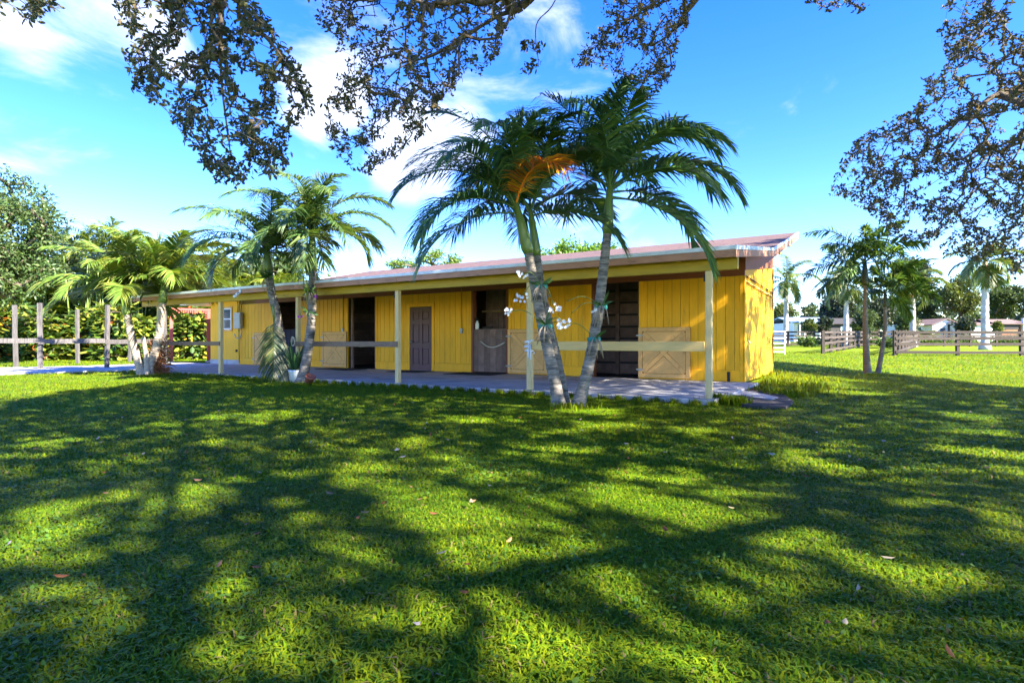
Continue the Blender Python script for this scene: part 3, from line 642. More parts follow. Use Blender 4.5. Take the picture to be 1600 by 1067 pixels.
def line_pts(x0, D0, x1, D1_, n):
    a, b = on_ground(x0, D0), on_ground(x1, D1_); out = between(a, b, n)
    for p in out: p.z = gz(p.x, p.y)
    return out
GF = 'paddock board fences'
board_fence('paddock_fence', 'dark board fence running away from the lane, nearer the barn', line_pts(1285.6, 34, 1348, 50.5, 7), GF)
board_fence('paddock_fence', 'dark four-board fence facing the lawn to the right of the twin palms', line_pts(1398, 31.2, 1800, 30.2, 4), GF)
board_fence('paddock_fence', 'dark board fence running away from the lane corner beyond the twin palms', line_pts(1399, 31.8, 1432, 50.2, 8), GF)
board_fence('paddock_fence', 'distant board fence along the back of the paddocks before the houses', line_pts(1150, 51.5, 1760, 51.5, 15), GF)
def metal_gate():
    a = on_ground(1226, 33.5); t = empty('metal_gate', a, 0, 'white tubular metal gate at the corner of the yellow barn', 'gate')
    L_ = 2.2
    for x in (0, -L_): mb = MB(); mb.box(x - .03, x + .03, -.03, .03, -.02, 1.40, .006); mb.build('upright', M['white'], t)
    for z in (.14, .38, .66, .96, 1.36):
        mb = MB(); mb.tube([(-L_ + .032, 0, z), (-.032, 0, z)], .03, 8); mb.build('bar', M['white'], t)
metal_gate()

# ------------------------------------------------------------------ far houses
def house(name, label, px0, px1, D, wall_h, roof_h, m_wall, m_roof, depth=8, ridge='x', extra=None, overhang=.4, cat='house'):
    a, b = on_ground(px0, D), on_ground(px1, D); w = (b - a).length; z = min(a.z, b.z)
    t = empty(name, Vector(((a.x + b.x) / 2, D, z)), 0, label, cat)
    mb = MB(); mb.box(-w / 2, w / 2, 0, depth, -.3, wall_h)
    if ridge == 'y': mb.add([(-w / 2, 0, wall_h), (w / 2, 0, wall_h), (0, 0, wall_h + roof_h), (-w / 2, depth, wall_h), (w / 2, depth, wall_h), (0, depth, wall_h + roof_h)], [(0, 1, 2), (5, 4, 3)])
    mb.build('wall', m_wall, t)
    rf = MB(); o_ = overhang; th = .12
    if ridge == 'x':
        sec = [(-o_, wall_h - .12), (depth / 2, wall_h + roof_h), (depth + o_, wall_h - .12)]
        for p, q in zip(sec[:-1], sec[1:]):
            rf.add([(-w / 2 - o_, p[0], p[1]), (w / 2 + o_, p[0], p[1]), (w / 2 + o_, q[0], q[1]), (-w / 2 - o_, q[0], q[1]), (-w / 2 - o_, p[0], p[1] + th), (w / 2 + o_, p[0], p[1] + th), (w / 2 + o_, q[0], q[1] + th), (-w / 2 - o_, q[0], q[1] + th)],
                   [(3, 2, 1, 0), (4, 5, 6, 7), (0, 1, 5, 4), (1, 2, 6, 5), (2, 3, 7, 6), (3, 0, 4, 7)])
    else:
        sec = [(-w / 2 - o_, wall_h - .15), (0, wall_h + roof_h), (w / 2 + o_, wall_h - .15)]
        for p, q in zip(sec[:-1], sec[1:]):
            rf.add([(p[0], -o_, p[1]), (q[0], -o_, q[1]), (q[0], depth + o_, q[1]), (p[0], depth + o_, p[1]), (p[0], -o_, p[1] + th), (q[0], -o_, q[1] + th), (q[0], depth + o_, q[1] + th), (p[0], depth + o_, p[1] + th)],
                   [(3, 2, 1, 0), (4, 5, 6, 7), (0, 1, 5, 4), (1, 2, 6, 5), (2, 3, 7, 6), (3, 0, 4, 7)])
    rf.build('roof', m_roof, t)
    if extra: extra(t, w)
    return t
def win(t, x, z, w, h, y=-.01, m_='glass'):
    mb = MB()
    for (a, b, c, e) in ((x - w / 2 - .1, x + w / 2 + .1, z + h, z + h + .1), (x - w / 2 - .1, x + w / 2 + .1, z - .1, z), (x - w / 2 - .1, x - w / 2, z, z + h), (x + w / 2, x + w / 2 + .1, z, z + h)): mb.box(a, b, y - .06, y, c, e)
    f = mb.build('window', M['white'], t); mb = MB(); mb.box(x - w / 2, x + w / 2, y - .03, y - .005, z, z + h); mb.build('pane', M[m_], f)
def h1(t, w):
    for x in (-w * .36, -w * .22): win(t, x, .9, 1.1, 1.5)
    win(t, w * .1, 1.1, 1.5, 1.2)
    for x in (-w / 2, -w * .29, -w * .12): mb = MB(); mb.box(x - .08, x + .08, -1.6, -1.44, -.3, 2.65); mb.build('porch_post', M['white'], t)
    mb = MB(); mb.add([(-w / 2 - .3, -1.9, 2.65), (-w * .1, -1.9, 2.65), (-w * .1, .0, 3.0), (-w / 2 - .3, 0, 3.0), (-w / 2 - .3, -1.9, 2.73), (-w * .1, -1.9, 2.73), (-w * .1, 0, 3.08), (-w / 2 - .3, 0, 3.08)], [(3, 2, 1, 0), (4, 5, 6, 7), (0, 1, 5, 4), (1, 2, 6, 5), (2, 3, 7, 6), (3, 0, 4, 7)]); mb.build('porch_roof', M['blue_metal'], t)
house('house', 'white house with pale blue metal roof behind the royal palm', 1241, 1322, 78, 2.65, .75, M['white'], M['blue_metal'], 8, 'x', h1)
def h1b(t, w): win(t, 0, 1.0, 1.2, 1.0)
house('shed', 'low dark shed half hidden by the twin palms', 1298, 1345, 77, 2.5, .7, M['dark'], M['dark'], 5, 'x', h1b, cat='shed')
def h2(t, w):
    win(t, -w * .12, 1.4, .8, .6)
    mb = MB(); mb.box(w * .06, w * .46, -1.3, -.05, 2.55, 2.65); p = mb.build('porch_roof', M['white'], t)
    mb = MB(); mb.box(w * .08, w * .45, -.045, -.012, .0, 2.5); mb.build('porch_shade_panel', M['dark'], t)  # dark panel on the wall, painted shade of the open porch
    mb = MB(); mb.box(w * .26, w * .44, -1.2, -1.16, .0, 2.5); mb.build('porch_screen', M['glass'], t)
    for x in (w * .08, w * .26, w * .45): mb = MB(); mb.box(x - .06, x + .06, -1.28, -1.205, -.3, 2.54); mb.build('porch_post', M['white'], t)
    # the long wing to the left
    mb = MB(); mb.box(-w / 2 - 2.4, -w / 2 - .01, 1.5, 7, -.3, 2.6); mb.build('wing_wall', M['white'], t)
    mb = MB(); mb.add([(-w / 2 - 2.8, 1.0, 2.35), (-.2, 1.0, 2.35), (-.2, 4.4, 3.3), (-w / 2 - 2.8, 4.4, 3.3), (-w / 2 - 2.8, 7.6, 2.5), (-.2, 7.6, 2.5)], [(0, 1, 2, 3), (3, 2, 5, 4)]); mb.build('wing_roof', M['roof_far'], t)
    for x in (-w / 2 - 1.2,): win(t, x, 1.1, 1.1, 1.0, 1.49)
house('house', 'white gabled house with brown roof and screened porch beyond the fence', 1457, 1498, 84, 2.5, .8, M['white'], M['roof_far'], 8, 'y', h2)
def h3(t, w):
    for i in range(2): mb = MB(); x = -w * .24 + i * w * .48; mb.box(x - w * .17, x + w * .17, -.05, -.012, .0, 2.2); mb.build('garage_door', M['white'], t)
house('garage', 'long low white outbuilding with rust brown roof edge behind the tallest royal palm', 1518, 1557, 80, 2.4, .35, M['white'], M['roof_far'], 6, 'x', h3, cat='garage')
def h4(t, w):
    mb = MB(); mb.box(-w * .48, w * .3, -.06, -.012, 1.75, 2.5); mb.build('opening_shade', M['dark'], t)  # dark panel on the wall, painted shade of the loft gap
    mb = MB(); mb.box(-w * .5, -w * .36, -.08, -.062, -.2, 2.5); mb.build('doorway', M['dark'], t)  # dark panel as well, shade of a doorway put into colour
    mb = MB(); mb.box(w * .36, w * .52, -.4, -.012, -.3, 3.3); mb.build('white_bay', M['white'], t)
house('shed', 'rust brown open stable with dark loft gap beside the white outbuilding', 1559, 1602, 80, 2.55, .6, M['far_brown'], M['roof_far'], 6, 'x', h4, cat='shed')
# ------------------------------------------------------------------ vegetation helpers (numpy)
def unit(a): return a / np.maximum(np.linalg.norm(a, axis=-1, keepdims=True), 1e-9)
def rand_dirs(n, g=rng): return unit(g.normal(size=(n, 3)))
def perp(a, g=rng):
    r = rand_dirs(len(a), g); return unit(np.cross(a, r))
def leaves(P, A, Wd, Ln, Ww, Cc, fold=.25, hexa=True):
    """P base, A axis, Wd side direction (unit), Ln, Ww sizes, Cc colour"""
    n = len(P); Nn = np.cross(A, Wd); Ln = np.broadcast_to(Ln, (n,))[:, None]; Ww = np.broadcast_to(Ww, (n,))[:, None]
    if hexa:
        rows = [(0, 0, 0), (.34, .5, 1), (.74, .40, 1), (1, 0, -.2), (.74, -.40, 1), (.34, -.5, 1)]
        V = np.stack([P + A * Ln * t + Wd * Ww * s + Nn * Ww * fold * u * .5 for t, s, u in rows], 1)
        b = (np.arange(n) * 6)[:, None]; Fc = np.concatenate([b + np.array([0, 1, 2, 3]), b + np.array([0, 3, 4, 5])]); k = 6
    else:
        rows = [(0, 0, 0), (.5, .5, 1), (1, 0, 0), (.5, -.5, 1)]
        V = np.stack([P + A * Ln * t + Wd * Ww * s + Nn * Ww * fold * u * .5 for t, s, u in rows], 1)
        Fc = (np.arange(n) * 4)[:, None] + np.array([0, 1, 2, 3]); k = 4
    return V.reshape(-1, 3), Fc, np.repeat(Cc, k, 0)
def sticks(P0, P1, r0, r1):
    """one four-sided stick for each segment"""
    d = unit(P1 - P0); a = perp(d); b = np.cross(d, a); n = len(P0); r0 = np.broadcast_to(r0, (n,))[:, None]; r1 = np.broadcast_to(r1, (n,))[:, None]
    V = np.stack([P0 + (a * c + b * s) * r0 for c, s in ((1, 0), (0, 1), (-1, 0), (0, -1))] + [P1 + (a * c + b * s) * r1 for c, s in ((1, 0), (0, 1), (-1, 0), (0, -1))], 1).reshape(-1, 3)
    q = np.array([[i, (i + 1) % 4, 4 + (i + 1) % 4, 4 + i] for i in range(4)]); Fc = ((np.arange(n) * 8)[:, None, None] + q[None]).reshape(-1, 4)
    return V, Fc
def grow(nodes, pts, r_tip=.004, k=.55):
    """joins every point to the nearest part of the growing branch net; returns segments and radii"""
    nodes = [np.asarray(p, float) for p in nodes]; n0 = len(nodes); par = list(range(-1, n0 - 1)); root = nodes[0]
    order = np.argsort(np.linalg.norm(pts - np.mean(nodes, 0), axis=1)); arr = np.zeros((n0 + len(pts), 3)); arr[:n0] = nodes; m = n0
    for i in order:
        d = np.linalg.norm(arr[:m] - pts[i], axis=1); j = int(np.argmin(d)); arr[m] = pts[i]; par.append(j); m += 1
    cnt = np.ones(m)
    for i in range(m - 1, 0, -1):
        if par[i] >= 0: cnt[par[i]] += cnt[i]
    idx = np.arange(1, m); pr = np.array(par)[1:]; rad = r_tip * cnt ** k
    return arr[pr], arr[idx], np.minimum(rad[pr], rad[idx] * 1.6), rad[idx]
def in_poly(x, y, poly):
    c = np.zeros(len(x), bool); n = len(poly)
    for i in range(n):
        x0, y0 = poly[i][0], poly[i][1]; x1, y1 = poly[i - 1][0], poly[i - 1][1]
        c ^= ((y0 > y) != (y1 > y)) & (x < (x1 - x0) * (y - y0) / (y1 - y0 + 1e-12) + x0)
    return c
def pick(pal, n, g=rng, jit=.15):
    pal = np.array(pal); c = pal[g.integers(0, len(pal), n)]; return c * (1 + g.uniform(-jit, jit, (n, 1))) * (1 + g.uniform(-.06, .06, (n, 3)))

# ------------------------------------------------------------------ palms
def frond_mesh(L_, e0, bend, n=40, ll=.5, lw=.034, vee=25, droop=.25, pal=((.035, .075, .018),), plumose=0, seed=0, petiole=.14, tipang=24, ragged=0.0, power=1.25, sway=0.0):
    g = np.random.default_rng(seed); m = 26; s = np.linspace(0, 1, m); th = np.radians(e0 - bend * s ** power)
    ds = L_ / (m - 1); x = np.concatenate([[0], np.cumsum(np.cos(th[:-1]) * ds)]); z = np.concatenate([[0], np.cumsum(np.sin(th[:-1]) * ds)])
    y = sway * s ** 2 * L_
    Rp = np.c_[x, y, z]
    rad = np.interp(s, [0, .1, 1], [.030, .018, .004]) * (L_ / 2.1)
    V0, F0 = sticks(Rp[:-1], Rp[1:], rad[:-1], rad[1:]); C0_ = np.tile(np.array(pal[0]) * np.array([1.9, 1.5, .9]), (len(V0), 1))
    VV, FF, CC, off = [V0], [F0], [C0_], len(V0); tri = []
    for side in (-1, 1):
        t = np.linspace(petiole, .995, n) + g.uniform(-.006, .006, n); t = np.clip(t, 0, 1)
        keep = g.uniform(size=n) > ragged; t = t[keep]; k = len(t)
        base = np.c_[np.interp(t, s, x), np.interp(t, s, y), np.interp(t, s, z)]; a = np.interp(t, s, th)
        T = np.c_[np.cos(a), np.zeros(k), np.sin(a)]; Nn = np.c_[-np.sin(a), np.zeros(k), np.cos(a)]; S = np.tile([0, float(side), 0], (k, 1))
        ph = np.radians(np.interp(t, [petiole, .6, 1], [68, 52, tipang]) + g.uniform(-6, 6, k)); ve = np.radians(vee + g.uniform(-10, 10, k))
        if plumose: ve = np.radians(g.uniform(-80, 80, k))
        dirv = T * np.cos(ph)[:, None] + (S * np.cos(ve)[:, None] + Nn * np.sin(ve)[:, None]) * np.sin(ph)[:, None]
        ln = ll * np.interp(t, [petiole, .28, .6, .9, 1], [.62, 1, 1, .62, .38]) * g.uniform(.85, 1.1, k)
        wv = unit(np.cross(dirv, Nn * .8 + S * .6 * side)); wd = lw * np.interp(t, [0, .3, .8, 1], [.8, 1, .9, .6])
        dr = droop * g.uniform(.6, 1.4, k)
        mid = base + dirv * (ln * .5)[:, None]; mid[:, 2] -= ln * dr * .22
        tip = base + dirv * (ln * .97)[:, None]; tip[:, 2] -= ln * dr * 1.0
        v = np.stack([base - wv * (wd * .3)[:, None], base + wv * (wd * .3)[:, None], mid + wv * (wd * .5)[:, None], mid - wv * (wd * .5)[:, None], tip], 1).reshape(-1, 3)
        b = (np.arange(k) * 5)[:, None] + off; FF.append(b + np.array([0, 1, 2, 3])); tri.append(b + np.array([3, 2, 4]))
        c = pick(pal, k, g, .2); VV.append(v); CC.append(np.repeat(c, 5, 0)); off += k * 5
    return np_mesh('frond', np.concatenate(VV), [np.concatenate(FF), np.concatenate(tri)], np.concatenate(CC))
def curve_pts(pts, n):
    """smooth polyline through the points"""
    P = [Vector(p) for p in pts]; P = [P[0] * 2 - P[1]] + P + [P[-1] * 2 - P[-2]]; out = []
    for i in range(1, len(P) - 2):
        for k in range(n):
            t = k / n; a, b, c, d = P[i - 1], P[i], P[i + 1], P[i + 2]
            out.append(.5 * ((2 * b) + (c - a) * t + (2 * a - 5 * b + 4 * c - d) * t * t + (3 * b - a - 3 * c + d) * t ** 3))
    out.append(P[-2]); return out
def ringed_trunk(path, r0, r1, ring=.075, flare=1.45, bump=.075):
    dense = curve_pts(path, 40); Ls = [0]
    for a, b in zip(dense[:-1], dense[1:]): Ls.append(Ls[-1] + (b - a).length)
    tot = Ls[-1]; pts, rad = [], []; d = 0; k = 0
    xs = np.array([list(p) for p in dense]); Ls = np.array(Ls); g = random.Random(int(tot * 1000))
    while d < tot:
        t = d / tot; r = (r0 + (r1 - r0) * t) * (1 + (flare - 1) * math.exp(-d / .16)); r *= 1 + g.uniform(-.02, .02)
        for e, f in ((0, 1 + bump), (.62, 1.0), (.86, 1 - bump * .6)):
            dd = min(d + e * ring, tot); pts.append(Vector([np.interp(dd, Ls, xs[:, c]) for c in range(3)])); rad.append(r * f)
        d += ring
    mb = MB(); mb.tube(pts, rad, 14); return mb
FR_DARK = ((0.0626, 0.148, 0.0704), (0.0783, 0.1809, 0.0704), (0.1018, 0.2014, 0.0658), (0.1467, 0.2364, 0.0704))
FR_LIT = ((0.09, 0.168, 0.024), (0.126, 0.204, 0.0288), (0.168, 0.228, 0.036), (0.228, 0.252, 0.054))  # lit copy of the frond palette, sunlight put into its colours
def palm(name, label, path_px, D, top_px, r0, fronds, seed, pal, L_=2.1, lean_y=0, shaft=.75, group=None, frond_kw=None, dead=(), trunk_m='trunk', shaft_m='shaft', cat='palm tree', spear=True, ring=.075, taper=.72):
    g = random.Random(seed)
    pts = [at(x, y, D + lean_y * k / max(1, len(path_px) - 1)) for k, (x, y) in enumerate(path_px)]
    base = pts[0].copy(); zb = gz(base.x, base.y); pts[0].z = zb - .08
    top = at(top_px[0], top_px[1], D + lean_y)
    o0 = Vector((base.x, base.y, zb)); t = empty(name, o0, 0, label, cat, group)
    loc = [p - o0 for p in pts]; tl_ = top - o0
    mb = ringed_trunk(loc, r0, r0 * taper, ring); mb.build('trunk', M[trunk_m], t)
    a = loc[-1]; k = [(0, .74), (.1, 1.0), (.45, .86), (1, .50)]
    mb = MB(); mb.tube([a.lerp(tl_, s) for s, _ in k], [r0 * .98 * f for _, f in k], 12); mb.build('crownshaft', M[shaft_m], t)
    for i, (az, e0, bend, fac) in enumerate(fronds):
        kw = dict(n=66, ll=.62, lw=.036, vee=28, droop=.48); kw.update(frond_kw or {})
        pl = pal
        if i in dead: pl = ((.62, .26, .012), (.66, .34, .02), (.50, .13, .02)); kw['ragged'] = .1
        me = frond_mesh(L_ * fac, e0, bend, pal=pl, seed=seed * 100 + i, sway=g.uniform(-.1, .1), **kw)
        link('frond', me, M['frond'], t, tl_ + Vector((0, 0, -.10 * (1 - e0 / 90) * (1 if e0 > 0 else 1.5))), (R(g.uniform(-14, 14)), 0, R(az)))
    if spear:
        me = frond_mesh(L_ * .62, 86, 6, n=26, ll=.55, lw=.03, vee=70, droop=-.1, pal=((.09, .14, .03), (.12, .16, .04)), seed=seed * 100 + 77, tipang=12)
        link('spear_leaf', me, M['frond'], t, tl_, (0, 0, R(g.uniform(0, 360))))
    return t
def ring_fronds(n, seed, e_hi=80, e_lo=8, b_hi=95, b_lo=120, az0=0):
    """young steep fronds inside, old arching ones outside, spread by the golden angle"""
    g = random.Random(seed); out = []
    for i in range(n):
        s = i / (n - 1); out.append(((az0 + i * 137.5) % 360 + g.uniform(-8, 8), e_hi + (e_lo - e_hi) * s ** .9 + g.uniform(-5, 5), b_hi + (b_lo - b_hi) * s + g.uniform(-12, 12), .82 + .22 * math.sin(math.pi * min(1, .25 + s)) + g.uniform(-.05, .05)))
    return out
GP = 'leaning palms in front of the barn'
# three stems by the right porch bay; azimuth 0 points to picture right, 90 away from the camera
palm('palm_tree', 'leaning palm with one orange frond, left of the V of stems by the pale rail', [(874, 634), (866, 590), (848, 510), (836, 450), (826, 397)], 8.75, (806, 318), .094,
     [(180, 67, 106, 1), (200, 45, 101, 1), (165, 27, 94, 0.98), (222, 14, 79, 0.92), (150, 80, 90, 0.9), (120, 60, 94, 1), (60, 77, 86, 0.95), (250, 67, 104, 0.95), (290, 77, 94, 0.85), (20, 71, 90, 0.85), (90, 50, 94, 0.95), (188, 0, 70, 0.85), (205, 77, 94, 1), (170, 55, 104, 1.02), (302, 55, 108, 0.72), (235, 53, 99, 0.9), (130, 30, 86, 0.95), (340, 83, 76, 0.8)],
     3, FR_DARK, 2.08, dead=(14,), group=GP)
palm('palm_tree', 'slim pale-ringed palm stem close behind the one with the orange frond', [(884, 631), (872, 570), (856, 500), (846, 450), (839, 400)], 9.05, (829, 330), .080,
     [(75, 71, 90, 0.9), (140, 60, 99, 0.95), (10, 71, 86, 0.85), (320, 67, 94, 0.85), (340, 14, 76, 0.8), (30, 45, 90, 0.9), (280, 79, 90, 0.8), (100, 40, 94, 0.9), (200, 65, 99, 0.9)], 4, FR_DARK, 2.0, group=GP)
palm('palm_tree', 'palm leaning right out of the V of stems, crown above the porch roof edge', [(901, 634), (920, 570), (934, 490), (943, 420), (949, 366)], 8.75, (953, 292), .092,
     [(0, 67, 115, 1), (352, 39, 101, 1.08), (12, 10, 88, 0.95), (335, -10, 65, 0.95), (180, 75, 90, 1), (195, 60, 94, 0.95), (165, 50, 90, 0.9), (95, 77, 86, 0.95), (60, 55, 99, 1), (130, 63, 90, 1), (265, 73, 99, 0.95), (300, 55, 104, 1), (235, 70, 94, 0.9), (30, 79, 94, 0.95), (322, 27, 94, 0.95), (215, 77, 86, 0.9), (110, 40, 94, 1), (345, 63, 106, 1), (285, 79, 86, 0.9), (15, 45, 99, 1)],
     5, FR_DARK, 2.08, group=GP)
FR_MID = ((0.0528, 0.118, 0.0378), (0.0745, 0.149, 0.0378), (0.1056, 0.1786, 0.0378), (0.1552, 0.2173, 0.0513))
palm('palm_tree', 'palm leaning left with a cut frond hung on its stem and orchids tied beside', [(449, 596), (443, 560), (432, 490), (424, 455), (420, 424)], 14.0, (416, 392), .122,
     ring_fronds(19, 8, 84, 10, 92, 100, 20), 8, FR_MID, 2.15, shaft=.5, group=GP)
palm('palm_tree', 'tall palm with curved dark-ringed stem beside the potted sword plant', [(470, 600), (478, 565), (486, 510), (488, 460), (488, 424)], 13.8, (488, 362), .122,
     ring_fronds(20, 9, 86, 12, 88, 102, 200), 9, FR_MID, 2.15, group=GP)
GL = 'sunlit palm pair by the corral'
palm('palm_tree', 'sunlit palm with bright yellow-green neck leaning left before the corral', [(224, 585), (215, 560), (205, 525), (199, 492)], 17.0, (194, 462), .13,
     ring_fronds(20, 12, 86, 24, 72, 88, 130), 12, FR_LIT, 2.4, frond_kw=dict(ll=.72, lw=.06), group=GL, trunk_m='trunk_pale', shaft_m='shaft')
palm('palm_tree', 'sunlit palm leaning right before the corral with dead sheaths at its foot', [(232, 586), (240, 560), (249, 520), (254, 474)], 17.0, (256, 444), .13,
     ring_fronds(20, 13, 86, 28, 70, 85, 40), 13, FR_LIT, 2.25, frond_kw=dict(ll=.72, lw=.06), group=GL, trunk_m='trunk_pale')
# short pale cut stem and dead sheaths at their foot
t = empty('palm_stump', gp(227, 586), 0, 'short cut pale palm stem between the sunlit palm pair', 'stump')
mb = ringed_trunk([Vector((0, .12, -.05)), Vector((-.05, .14, .5)), Vector((-.16, .16, 1.12))], .085, .06, .08); mb.build('stem', M['trunk_pale'], t)
mb = MB(); mb.lathe([(0, 0), (.05, 0), (.045, .03), (0, .045)], (-.16, .16, 1.12), 10); mb.build('cut_top', M['old_wood'], t)
t = empty('dead_sheath_pile', gp(243, 585), 0, 'rust orange dead palm sheaths leaning at the foot of the sunlit palm', 'dead fronds')
for k in range(9):
    me = frond_mesh(1.05 + rnd.uniform(-.2, .15), 78 + rnd.uniform(-8, 8), 10, n=16, ll=.5, lw=.05, vee=10, droop=.5, pal=((.28, .115, .05), (.22, .09, .045), (.34, .17, .085)), seed=900 + k, petiole=.05, tipang=10)
    link('dead_frond', me, M['frond'], t, (rnd.uniform(-.12, .2), rnd.uniform(-.1, .2), -.02), (0, 0, R(rnd.uniform(0, 360))))
# cut frond hung on the leaning palm
hp = at(428, 498, 13.75)
t = empty('hung_frond', Vector((hp.x, hp.y, 0)), 0, 'drying cut palm frond hung head down on the leaning palm stem', 'frond')
me = frond_mesh(1.42, -87, 3, n=52, ll=.50, lw=.034, vee=4, droop=.75, pal=((.04, .085, .03), (.055, .10, .03), (.09, .12, .04), (.20, .19, .08)), seed=555, petiole=.10, tipang=30)
link('leaf_blade', me, M['frond'], t, (0, 0, hp.z), (0, 0, R(-80)))
mb = MB(); mb.tube([(0, 0, hp.z - .05), (-.02, .02, hp.z + .25), (-.05, .03, hp.z + .33)], [.022, .03, .02], 7); mb.build('stalk', M['shaft'], t)

# twin foxtail palms on the right lawn
FX = ((0.033, 0.075, 0.021), (0.051, 0.105, 0.024), (0.075, 0.1425, 0.03), (0.12, 0.195, 0.042))
GX = 'twin palms on the right lawn'
fk = dict(n=64, ll=.42, lw=.05, plumose=1, droop=.25, tipang=30)
palm('foxtail_palm', 'straight grey bottle-based palm of the twin pair on the right lawn', [(1356, 586), (1354, 560), (1352, 500), (1352, 446)], 17.0, (1351, 408), .10,
     [(180, 68, 92, 1.35), (200, 42, 70, 1.2), (150, 20, 75, 1.15), (60, 60, 80, 1.0), (20, 75, 55, 1.0), (330, 50, 85, 1.1), (280, 35, 85, 1.0), (110, 45, 85, 1.0), (215, 2, 70, 1.1), (350, 15, 80, 1.1), (165, -8, 60, 1.05), (240, 66, 70, 1.0), (310, 74, 60, 1.0)], 21, FX, 1.55, group=GX, frond_kw=fk, spear=False, shaft_m='shaft_shaded', trunk_m='trunk_shaded', taper=.5)
palm('foxtail_palm', 'thin leaning palm of the twin pair on the right lawn', [(1371, 586), (1377, 555), (1383, 515), (1383, 480)], 17.0, (1383, 455), .066,
     [(0, 55, 90, 1.1), (40, 40, 95, 1.1), (320, 25, 90, 1.05), (350, 72, 75, 1.1), (250, 50, 100, .9), (150, 60, 90, .9), (90, 30, 100, 1.0), (15, 0, 75, 1.0), (60, 72, 70, 1.0)], 22, FX, 1.4, group=GX, frond_kw=fk, spear=False, shaft_m='shaft_shaded', trunk_m='trunk_shaded')
# royal palms far off
FRY = ((0.0562, 0.1063, 0.025), (0.0813, 0.1375, 0.0312), (0.1125, 0.1625, 0.0375), (0.175, 0.1875, 0.075))
def royal(x, D, top_y, cr_y, r, label, seed, L_=3.6, pal=FRY, red=False):
    b = on_ground(x, D); yb = CY - (b.z - CAMZ) / D * F
    palm('royal_palm', label, [(x, yb), (x, (yb + top_y) / 2), (x + .5, top_y)], D, (x, cr_y), r, ring_fronds(17, seed, 84, -28, 85, 95, seed * 31), seed, pal, L_, group='royal palms by the far houses',
         frond_kw=dict(n=34, ll=.85, lw=.10, vee=15, droop=.5), trunk_m='trunk_royal', shaft_m='shaft_red' if red else 'shaft', ring=.5)
M['trunk_royal'] = mat('royal_trunk', (.46, .43, .42), .15, 3, .8, .15, dirt=(.25, .22, .21), dirt_amt=.5, dirt_scale=1.2)
M['shaft_red'] = mat('rusty_crownshaft', (.36, .15, .08), .25, 4, .6, .2, (1, 1, .5), dirt=(.42, .36, .30), dirt_amt=.6, dirt_scale=2)
royal(1228, 58, 462, 437, .26, 'royal palm standing alone at the barn corner beyond the gate', 31, 3.6)
royal(1322, 50, 470, 440, .24, 'royal palm rising behind the straight foxtail palm', 32, 3.0)
royal(1426, 50, 465, 440, .26, 'royal palm beside the small fan palm and the gabled house', 33, 3.0, FRY, True)
royal(1539, 42, 440, 408, .27, 'tall royal palm with rusty neck before the white outbuilding', 34, 2.6, FRY, True)

# ------------------------------------------------------------------ broadleaf trees
def tree(name, label, base, crown_c, rad, n_lump, per, leaf, pal, seed, trunk_r=.2, lump=.42, group=None, cat='tree', hexa=False, m='leaf', flat=.8):
    g = np.random.default_rng(seed); base = Vector(base); t = empty(name, base, 0, label, cat, group)
    cc = np.array(Vector(crown_c) - base); rad = np.array(rad)
    d = rand_dirs(n_lump, g); rr = g.uniform(.25, 1, n_lump) ** .5; cen = cc + d * rr[:, None] * rad * .82
    lr = rad.mean() * lump * g.uniform(.6, 1.25, n_lump)
    k = np.repeat(np.arange(n_lump), per); dd = rand_dirs(len(k), g); rrr = g.uniform(0, 1, len(k)) ** .45
    P = cen[k] + dd * (lr[k] * rrr)[:, None] * np.array([1, 1, flat]); A = unit(dd * .6 + rand_dirs(len(k), g) * .9 + np.array([0, 0, -.15])); W = perp(A, g)
    lumpc = 1 + g.uniform(-.18, .18, n_lump)
    V, Fc, C = leaves(P, A, W, leaf * g.uniform(.7, 1.3, len(k)), leaf * .5, pick(pal, len(k), g) * lumpc[k][:, None], .3, hexa)
    o = link('crown', np_mesh('crown', V, Fc, C), M[m], t, kind='stuff')
    # trunk and limbs
    mid = np.array([cc[0] * .35, cc[1] * .35, cc[2] * .45]); p0, p1, r0, r1 = grow([np.array([0, 0, -.2]), mid * .5 + np.array([.05, 0, 0]), mid, cc * .8], cen, trunk_r * .22, .5)
    V, Fc = sticks(p0, p1, np.minimum(r0, trunk_r), np.minimum(r1, trunk_r)); link('trunk', np_mesh('trunk', V, Fc), M['bark'], t)
    return t
OL = ((0.0638, 0.114, 0.0298), (0.085, 0.138, 0.034), (0.0467, 0.09, 0.0238), (0.1105, 0.144, 0.0467))
tree('oak_tree', 'small-leaved brownish green oak at the edge of the corral hedge', on_ground(-55, 23.5), at(-8, 368, 23.5), (2.9, 2.6, 3.3), 130, 170, .15, OL, 41, .22, .25, hexa=True)
tree('oak_tree', 'bright leafy top of a tree behind the brown barn roof', Vector((4.0, 36, 0)), at(908, 402, 36), (3.3, 2.6, 1.15), 40, 130, .22, ((.12, .24, .015), (.17, .28, .02), (.09, .18, .012)), 42, .2, .3)
tree('oak_tree', 'small light tree showing over the roof left of the V of palms', Vector((-4.5, 40, 0)), at(688, 408, 40), (2.0, 1.6, .7), 22, 70, .2, ((.11, .19, .02), (.15, .22, .03)), 43, .16, .3)
tree('oak_tree', 'low light tree showing over the far end of the roof', Vector((-8, 42, 0)), at(628, 418, 42), (1.4, 1.4, .7), 16, 70, .2, ((.12, .2, .02), (.15, .23, .03)), 44, .16, .3)
GT = 'trees behind the far houses'
BG = ((.045, .075, .022), (.06, .095, .026), (.085, .12, .03), (.035, .06, .022))
BL = ((.10, .13, .03), (.13, .16, .03), (.075, .105, .03)); BD = ((.026, .042, .026), (.034, .052, .03), (.045, .062, .03))
